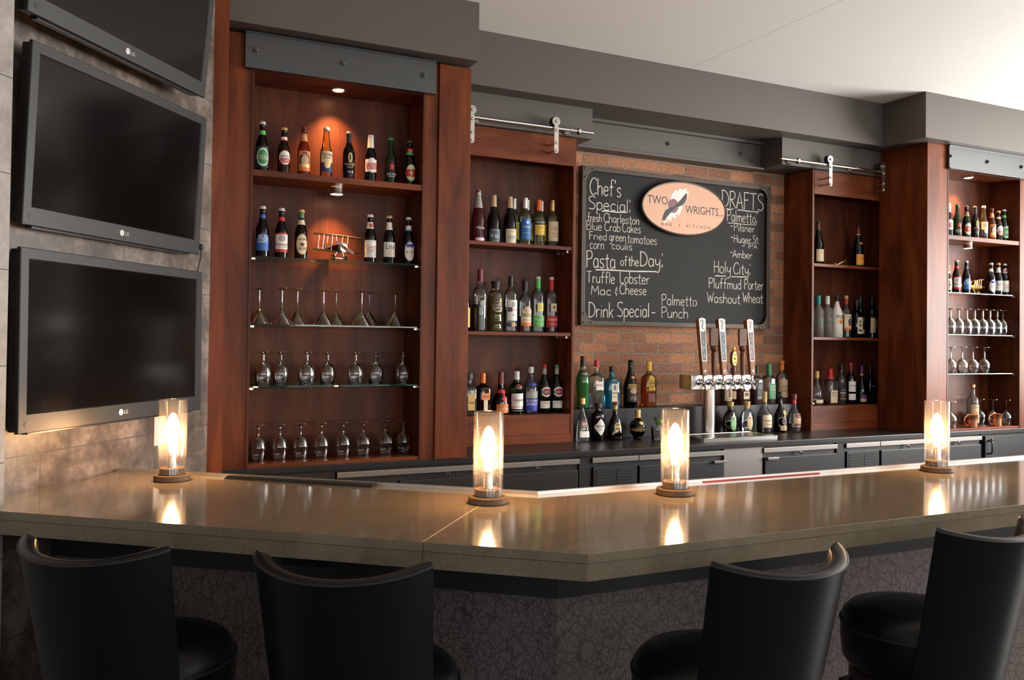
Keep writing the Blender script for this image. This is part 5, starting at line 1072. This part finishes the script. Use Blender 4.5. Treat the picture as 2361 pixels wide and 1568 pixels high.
bottle('liquor_bottle', 'square dark scotch bottle with a slanted silver label line, right end of the bottom shelf', GU, 5.318, YW, ZL, .288, .036, 'square', 'glass_dark', ((.86, 1.0, .40, .40, 'black'),), [('r', .12, .44, .6, 'black'), ('r', .45, .46, .6, 'silver')], sq=5, asp=.9)
bottle('liquor_bottle', 'vodka bottle with copper cap between the copper mugs', 'bottles on the floor of the right cabinet', 5.930, 4.31, -.602, .308, .042, 'spir', 'glass_clear', ((.93, 1.0, .40, .40, 'copper'),), [('r', .08, .52, .85, 'tan', -.2), ('o', .26, .36, .32, 'orange', -.1)], [("Tito's", .46, .018, 'brown', .55), ('Handmade', .20, .010, 'brown', .6)], rz=-.15)

# ------------------------------------------------------------------ glasses
def inv(prof, H): return [(max(r, .0004), H-z) for r, z in prof]
def glass_mesh(kind):
    if kind == 'martini':
        H = .176; o = [(.0004, 0), (.0345, 0), (.0350, .0015), (.012, .0045), (.0042, .012), (.0036, .06), (.0038, .094), (.0065, .098), (.0045, .103), (.010, .110), (.030, .138), (.052, .172), (.0535, .176), (.0525, .1757), (.050, .171), (.029, .140), (.008, .113), (.0004, .111)]
    elif kind == 'goblet':
        H = .162; o = [(.0004, 0), (.0335, 0), (.034, .002), (.012, .0055), (.0070, .012), (.0090, .020), (.0068, .030), (.0088, .040), (.0070, .050), (.012, .056), (.026, .064), (.035, .080), (.039, .105), (.0375, .135), (.0345, .161), (.0337, .162), (.0330, .161), (.0358, .135), (.0373, .105), (.0333, .081), (.024, .067), (.008, .0595), (.0004, .0585)]
    elif kind == 'wine':
        H = .176; o = [(.0004, 0), (.0335, 0), (.034, .002), (.010, .0055), (.0052, .014), (.0075, .022), (.0050, .032), (.0072, .042), (.0052, .052), (.010, .060), (.024, .070), (.034, .088), (.0385, .112), (.0375, .145), (.034, .175), (.0333, .176), (.0325, .175), (.0358, .145), (.0368, .112), (.0323, .089), (.022, .073), (.007, .0645), (.0004, .0635)]
    elif kind == 'tulip':
        H = .189; o = [(.0004, 0), (.0345, 0), (.035, .002), (.011, .0055), (.0068, .014), (.0080, .040), (.0062, .062), (.012, .070), (.026, .080), (.0355, .100), (.0375, .125), (.036, .160), (.033, .188), (.0322, .189), (.0314, .188), (.0343, .160), (.0358, .125), (.0338, .101), (.024, .083), (.007, .0745), (.0004, .0735)]
    else:
        H = .192; o = [(.0004, 0), (.0345, 0), (.035, .002), (.010, .005), (.0042, .013), (.0038, .060), (.0045, .082), (.012, .089), (.028, .101), (.0375, .122), (.0385, .142), (.035, .168), (.0290, .1915), (.0283, .192), (.0276, .191), (.0335, .168), (.0368, .142), (.0358, .122), (.026, .104), (.008, .0925), (.0004, .0915)]
    m = MB().lathe([(r, H-z) for r, z in o], 32, close=False)
    return m.mesh(kind, 'crystal'), H
GM_ = {}
def glass(kind, name, label, group, x, y, z):
    if kind not in GM_: GM_[kind] = glass_mesh(kind)[0]
    return tag(link(name, GM_[kind], None, (x, y, S(z)+.0003)), label, 'glass', group)
ORD = ['first', 'second', 'third', 'fourth', 'fifth', 'sixth', 'seventh', 'eighth']
for i, (x, y) in enumerate(((.738, 4.333), (.836, 4.278), (.925, 4.346), (1.041, 4.284), (1.124, 4.358), (1.233, 4.275), (1.300, 4.364), (1.420, 4.30))):
    glass('martini', 'martini_glass', '%s upturned martini glass from the left' % ORD[i], 'upturned martini glasses', x, y, .0592)
for i, x in enumerate((.754, .846, .966, 1.078, 1.212, 1.330, 1.466)):
    glass('goblet', 'goblet', '%s short upturned goblet from the left, on the left cabinet glass shelf' % ORD[i], 'upturned goblets', x, 4.30+(.035 if i in (1, 3, 5) else 0), -.2368)
for i, x in enumerate((.737, .840, .941, 1.044, 1.154, 1.258, 1.376, 1.476)):
    glass('wine', 'wine_glass', '%s upturned wine glass from the left on the left cabinet floor' % ORD[i], 'upturned wine glasses in the left cabinet', x, 4.30, -.6028)
for i, x in enumerate((5.666, 5.755, 5.845, 5.934, 6.024, 6.108, 6.190, 6.258)):
    glass('tulip', 'wine_glass', '%s upturned glass from the left in the crowded right cabinet row' % ORD[i], 'crowded row of upturned glasses in the right cabinet', x, 4.30, .0772)
for i, x in enumerate((5.674, 5.798, 5.917, 6.046)):
    glass('balloon', 'wine_glass', '%s upturned round glass from the left, on the lowest right glass shelf' % ORD[i], 'round upturned glasses in the right cabinet', x, 4.30, -.2068)
glass('balloon', 'wine_glass', 'upturned wine glass left of the copper mugs, half hidden by the frame', 'upturned glasses on the floor of the right cabinet', 5.628, 4.26, -.6028)
for x, y, l in ((6.035, 4.375, 'upturned wine glass just behind the copper-capped vodka bottle'), (6.120, 4.385, 'upturned wine glass right behind the second copper mug'), (6.190, 4.33, 'upturned wine glass just right of the second copper mug'), (6.258, 4.27, 'upturned wine glass at the right end of the right cabinet floor')):
    glass('balloon', 'wine_glass', l, 'upturned glasses on the floor of the right cabinet', x, y, -.6028)
def mug(label, x, y):
    r = thing('copper_mug', label, 'mug', (x, y, S(-.6028)), -.2, 'copper mugs')
    m = MB().lathe([(.0004, 0), (.033, 0), (.036, .003), (.0365, .05), (.0375, .090), (.0385, .092), (.0365, .092), (.0355, .05), (.034, .006), (.0004, .005)], 28, close=False)
    obj('cup', m, 'copper', r)
    obj('handle', MB().tube([(-.035, 0, .082), (-.050, 0, .084), (-.066, 0, .072), (-.072, 0, .048), (-.064, 0, .022), (-.048, 0, .012), (-.0345, 0, .018)], .0045, 8), 'copper', r)
mug('copper mug left of the copper-capped vodka bottle', 5.822, 4.235); mug('copper mug right of the copper-capped vodka bottle', 6.110, 4.245)
tb = thing('tumbler', 'small clear tumbler of ice with a lime wedge and green leaf, behind a lamp', 'glass', (3.235, 4.52, S(-.622)))
obj('tumbler_wall', MB().lathe([(.0004, 0), (.036, 0), (.040, .004), (.045, .085), (.0435, .085), (.0385, .007), (.0004, .006)], 28, close=False), 'glass_clear', tb)
rr = random.Random(5)
for k in range(7):
    c = Vector((rr.uniform(-.016, .016), rr.uniform(-.016, .016), .018+.009*k)); m = MB().box(-.011, .011, -.011, .011, -.011, .011); R_ = Matrix.Rotation(rr.uniform(0, 3), 3, Vector((rr.random(), rr.random(), 1)).normalized())
    m.v = [tuple(R_ @ Vector(v)+c) for v in m.v]; obj('ice_cube', m, 'ice', tb, bev=.002)
m = MB(); rows = []
for k in range(9):
    t = k/8; w_ = .012*math.sin(PI*t)**.7; c = Vector((-.005-.045*t, -.01, .075+.07*math.sin(t*1.7))); rows.append([c+Vector((.4*w_, -w_, w_*.4)), c, c+Vector((-.2*w_, w_, w_*.4))])
obj('leaf', m.grid(rows), 'leaf', tb)
m = MB().lathe([(.001, -.016), (.010, -.013), (.016, 0), (.010, .013), (.001, .016)], 16, (.012, -.012, .112)); obj('lime_wedge', m, 'lime', tb)

# ------------------------------------------------------------------ model airplanes
def wing_mb(cx, cy, cz, span, chord, th, dih=0):
    m = MB(); rows = []
    for k in range(15):
        u = -1+2*k/14; e = (1-min(1, max(0, abs(u)-.86)/.14)**2*.75); x = cx+u*span/2; z = cz+abs(u)*dih; c = chord*e
        rows.append([(x, cy-c/2, z), (x, cy-c*.28, z+th), (x, cy+c*.2, z+th*.6), (x, cy+c/2, z-th*.1), (x, cy, z-th*.25)])
    m.grid(rows, True); n = 5; m.f += [tuple(range(n-1, -1, -1)), tuple(14*n+k for k in range(n))]
    return m
def biplane(label, loc, rz, body, wingm, prop, tyre, hub, k=1.0, prop_a=.5):
    r = thing('model_biplane', label, 'model airplane', loc, rz)
    def sc_(m): m.v = [(v[0]*k, v[1]*k, v[2]*k) for v in m.v]; return m
    fz = .062
    obj('fuselage', sc_(MB().lathe([(.004, -.062), (.016, -.060), (.020, -.050), (.019, -.02), (.017, .02), (.011, .06), (.005, .092), (.002, .098)], 16, (0, 0, fz), 'y')), body, r)
    obj('cowling', sc_(MB().lathe([(.012, -.066), (.0215, -.064), (.0225, -.050), (.021, -.046)], 18, (0, 0, fz), 'y')), hub, r)
    obj('upper_wing', sc_(wing_mb(0, -.022, .120, .285, .058, .004, -.002)), wingm, r)
    obj('lower_wing', sc_(wing_mb(0, -.012, .045, .275, .052, .004, .002)), wingm, r)
    for sx in (-1, 1):
        for ax in (.095, .045):
            for ay in (-.036, .000): obj('strut', sc_(MB().tube([(sx*ax, ay+.010, .046), (sx*ax, ay, .120)], .0016, 6)), hub, r)
        obj('wire', sc_(MB().tube([(sx*.095, -.012, .048), (sx*.045, -.02, .118)], .0005, 4)), hub, r)
        obj('wire', sc_(MB().tube([(sx*.045, -.012, .048), (sx*.095, -.02, .118)], .0005, 4)), hub, r)
        obj('undercarriage', sc_(MB().tube([(sx*.012, -.034, .048), (sx*.034, -.030, .014), (sx*.012, -.004, .048)], .0014, 6)), hub, r)
        wl = obj('wheel', sc_(MB().lathe([(.004, sx*.036-.004), (.0125, sx*.036-.004), (.014, sx*.036), (.0125, sx*.036+.004), (.004, sx*.036+.004)], 18, (0, -.030, .0142), 'x')), tyre, r)
        obj('wheel_hub', sc_(MB().cyl(.0075, sx*.036-.0048, sx*.036+.0048, 14, (0, -.030, .0142), 'x')), 'yellow', wl)
        if body != 'wing_yellow': obj('roundel', sc_(MB().cyl(.010, 0, .0006, 16, (sx*.118, -.014, .0495))), 'ash', r)
        obj('strut', sc_(MB().tube([(sx*.012, -.030, fz+.014), (sx*.020, -.03, .120)], .0013, 6)), hub, r)
    obj('axle', sc_(MB().tube([(-.036, -.030, .0142), (.036, -.030, .0142)], .0013, 6)), hub, r)
    obj('tail_plane', sc_(wing_mb(0, .086, fz+.003, .075, .026, .002)), wingm, r)
    obj('rudder', sc_(MB().box(-.001, .001, .078, .100, fz, fz+.030)), wingm, r)
    m = MB(); rows = []
    for i in range(13):
        u = -1+i/6; w_ = .0075*(1-abs(abs(u)-.62)**1.5*1.3) if abs(u) > .08 else .005; c = Vector((u*.056*math.cos(prop_a), -.074, fz+u*.056*math.sin(prop_a))); n_ = Vector((-math.sin(prop_a), 0, math.cos(prop_a)))
        rows.append([c+n_*w_+Vector((0, -.001, 0)), c-n_*w_+Vector((0, -.001, 0)), c-n_*w_+Vector((0, .001, 0)), c+n_*w_+Vector((0, .001, 0))])
    m.grid(rows, True); m.f += [(3, 2, 1, 0), tuple(48+i for i in range(4))]
    p = obj('propeller', sc_(m), prop, r, smooth=False)
    obj('spinner', sc_(MB().lathe([(.002, -.084), (.006, -.080), (.0065, -.070)], 12, (0, 0, fz), 'y')), 'brass', p)
    obj('exhaust', sc_(MB().tube([(.018, -.045, fz+.008), (.024, -.02, fz+.006), (.022, .01, fz)], .003, 8)), 'brass', r)
    return r
plain('wing_khaki', (.16, .13, .09), .4); plain('wing_yellow', (.55, .33, .04), .45); plain('plane_body', (.045, .04, .032), .4, metal=.4)
biplane('dark metal biplane model with wooden propeller on the glass shelf', (1.105, 4.318, S(.3815)), .42, 'plane_body', 'wing_khaki', 'wood_walnut', 'rubber', 'nickel', 1.06, -.45)
biplane('yellow biplane model with reddish propeller on the glass shelf', (5.965, 4.335, S(.3815)), .95, 'wing_yellow', 'wing_yellow', 'wood_handle', 'rubber', 'brass', .86, .08)
ba = thing('brass_airplane', 'tiny brass monoplane on the shelf between two dark bottles', 'model airplane', (4.98, 4.69, S(.5705)), 0)
ang = math.radians(24)
def tilt(m): m.v = [(v[0]*math.cos(ang)-v[2]*math.sin(ang), v[1], v[0]*math.sin(ang)+v[2]*math.cos(ang)+.0165) for v in m.v]; return m
m = MB().lathe([(.002, -.052), (.005, -.045), (.009, .0), (.0105, .035), (.009, .050), (.003, .058)], 14, (0, 0, .008), 'x'); obj('fuselage', tilt(m), 'brass', ba)
m = wing_mb(0, 0, 0, .13, .026, .003); m.v = [(v[1]+.018, v[0], v[2]+.004) for v in m.v]; obj('wing', tilt(m), 'brass', ba)
obj('tail_fin', tilt(MB().slab([(-.052, .008), (-.034, .010), (-.046, .030), (-.056, .030)], -.001, .001)), 'brass', ba)
m = wing_mb(0, 0, 0, .05, .016, .002); m.v = [(v[1]-.044, v[0], v[2]+.009) for v in m.v]; obj('tail_plane', tilt(m), 'brass', ba)
obj('propeller', tilt(MB().box(.059, .061, -.003, .003, -.020, .036)), 'brass', ba)
for sy in (-1, 1):
    obj('leg', MB().tube([(.030, sy*.014, .026), (.034, sy*.016, .008)], .0018, 6), 'brass', ba); obj('wheel', MB().cyl(.0075, sy*.016-.002, sy*.016+.002, 14, (.034, 0, .0075), 'y'), 'brass', ba)
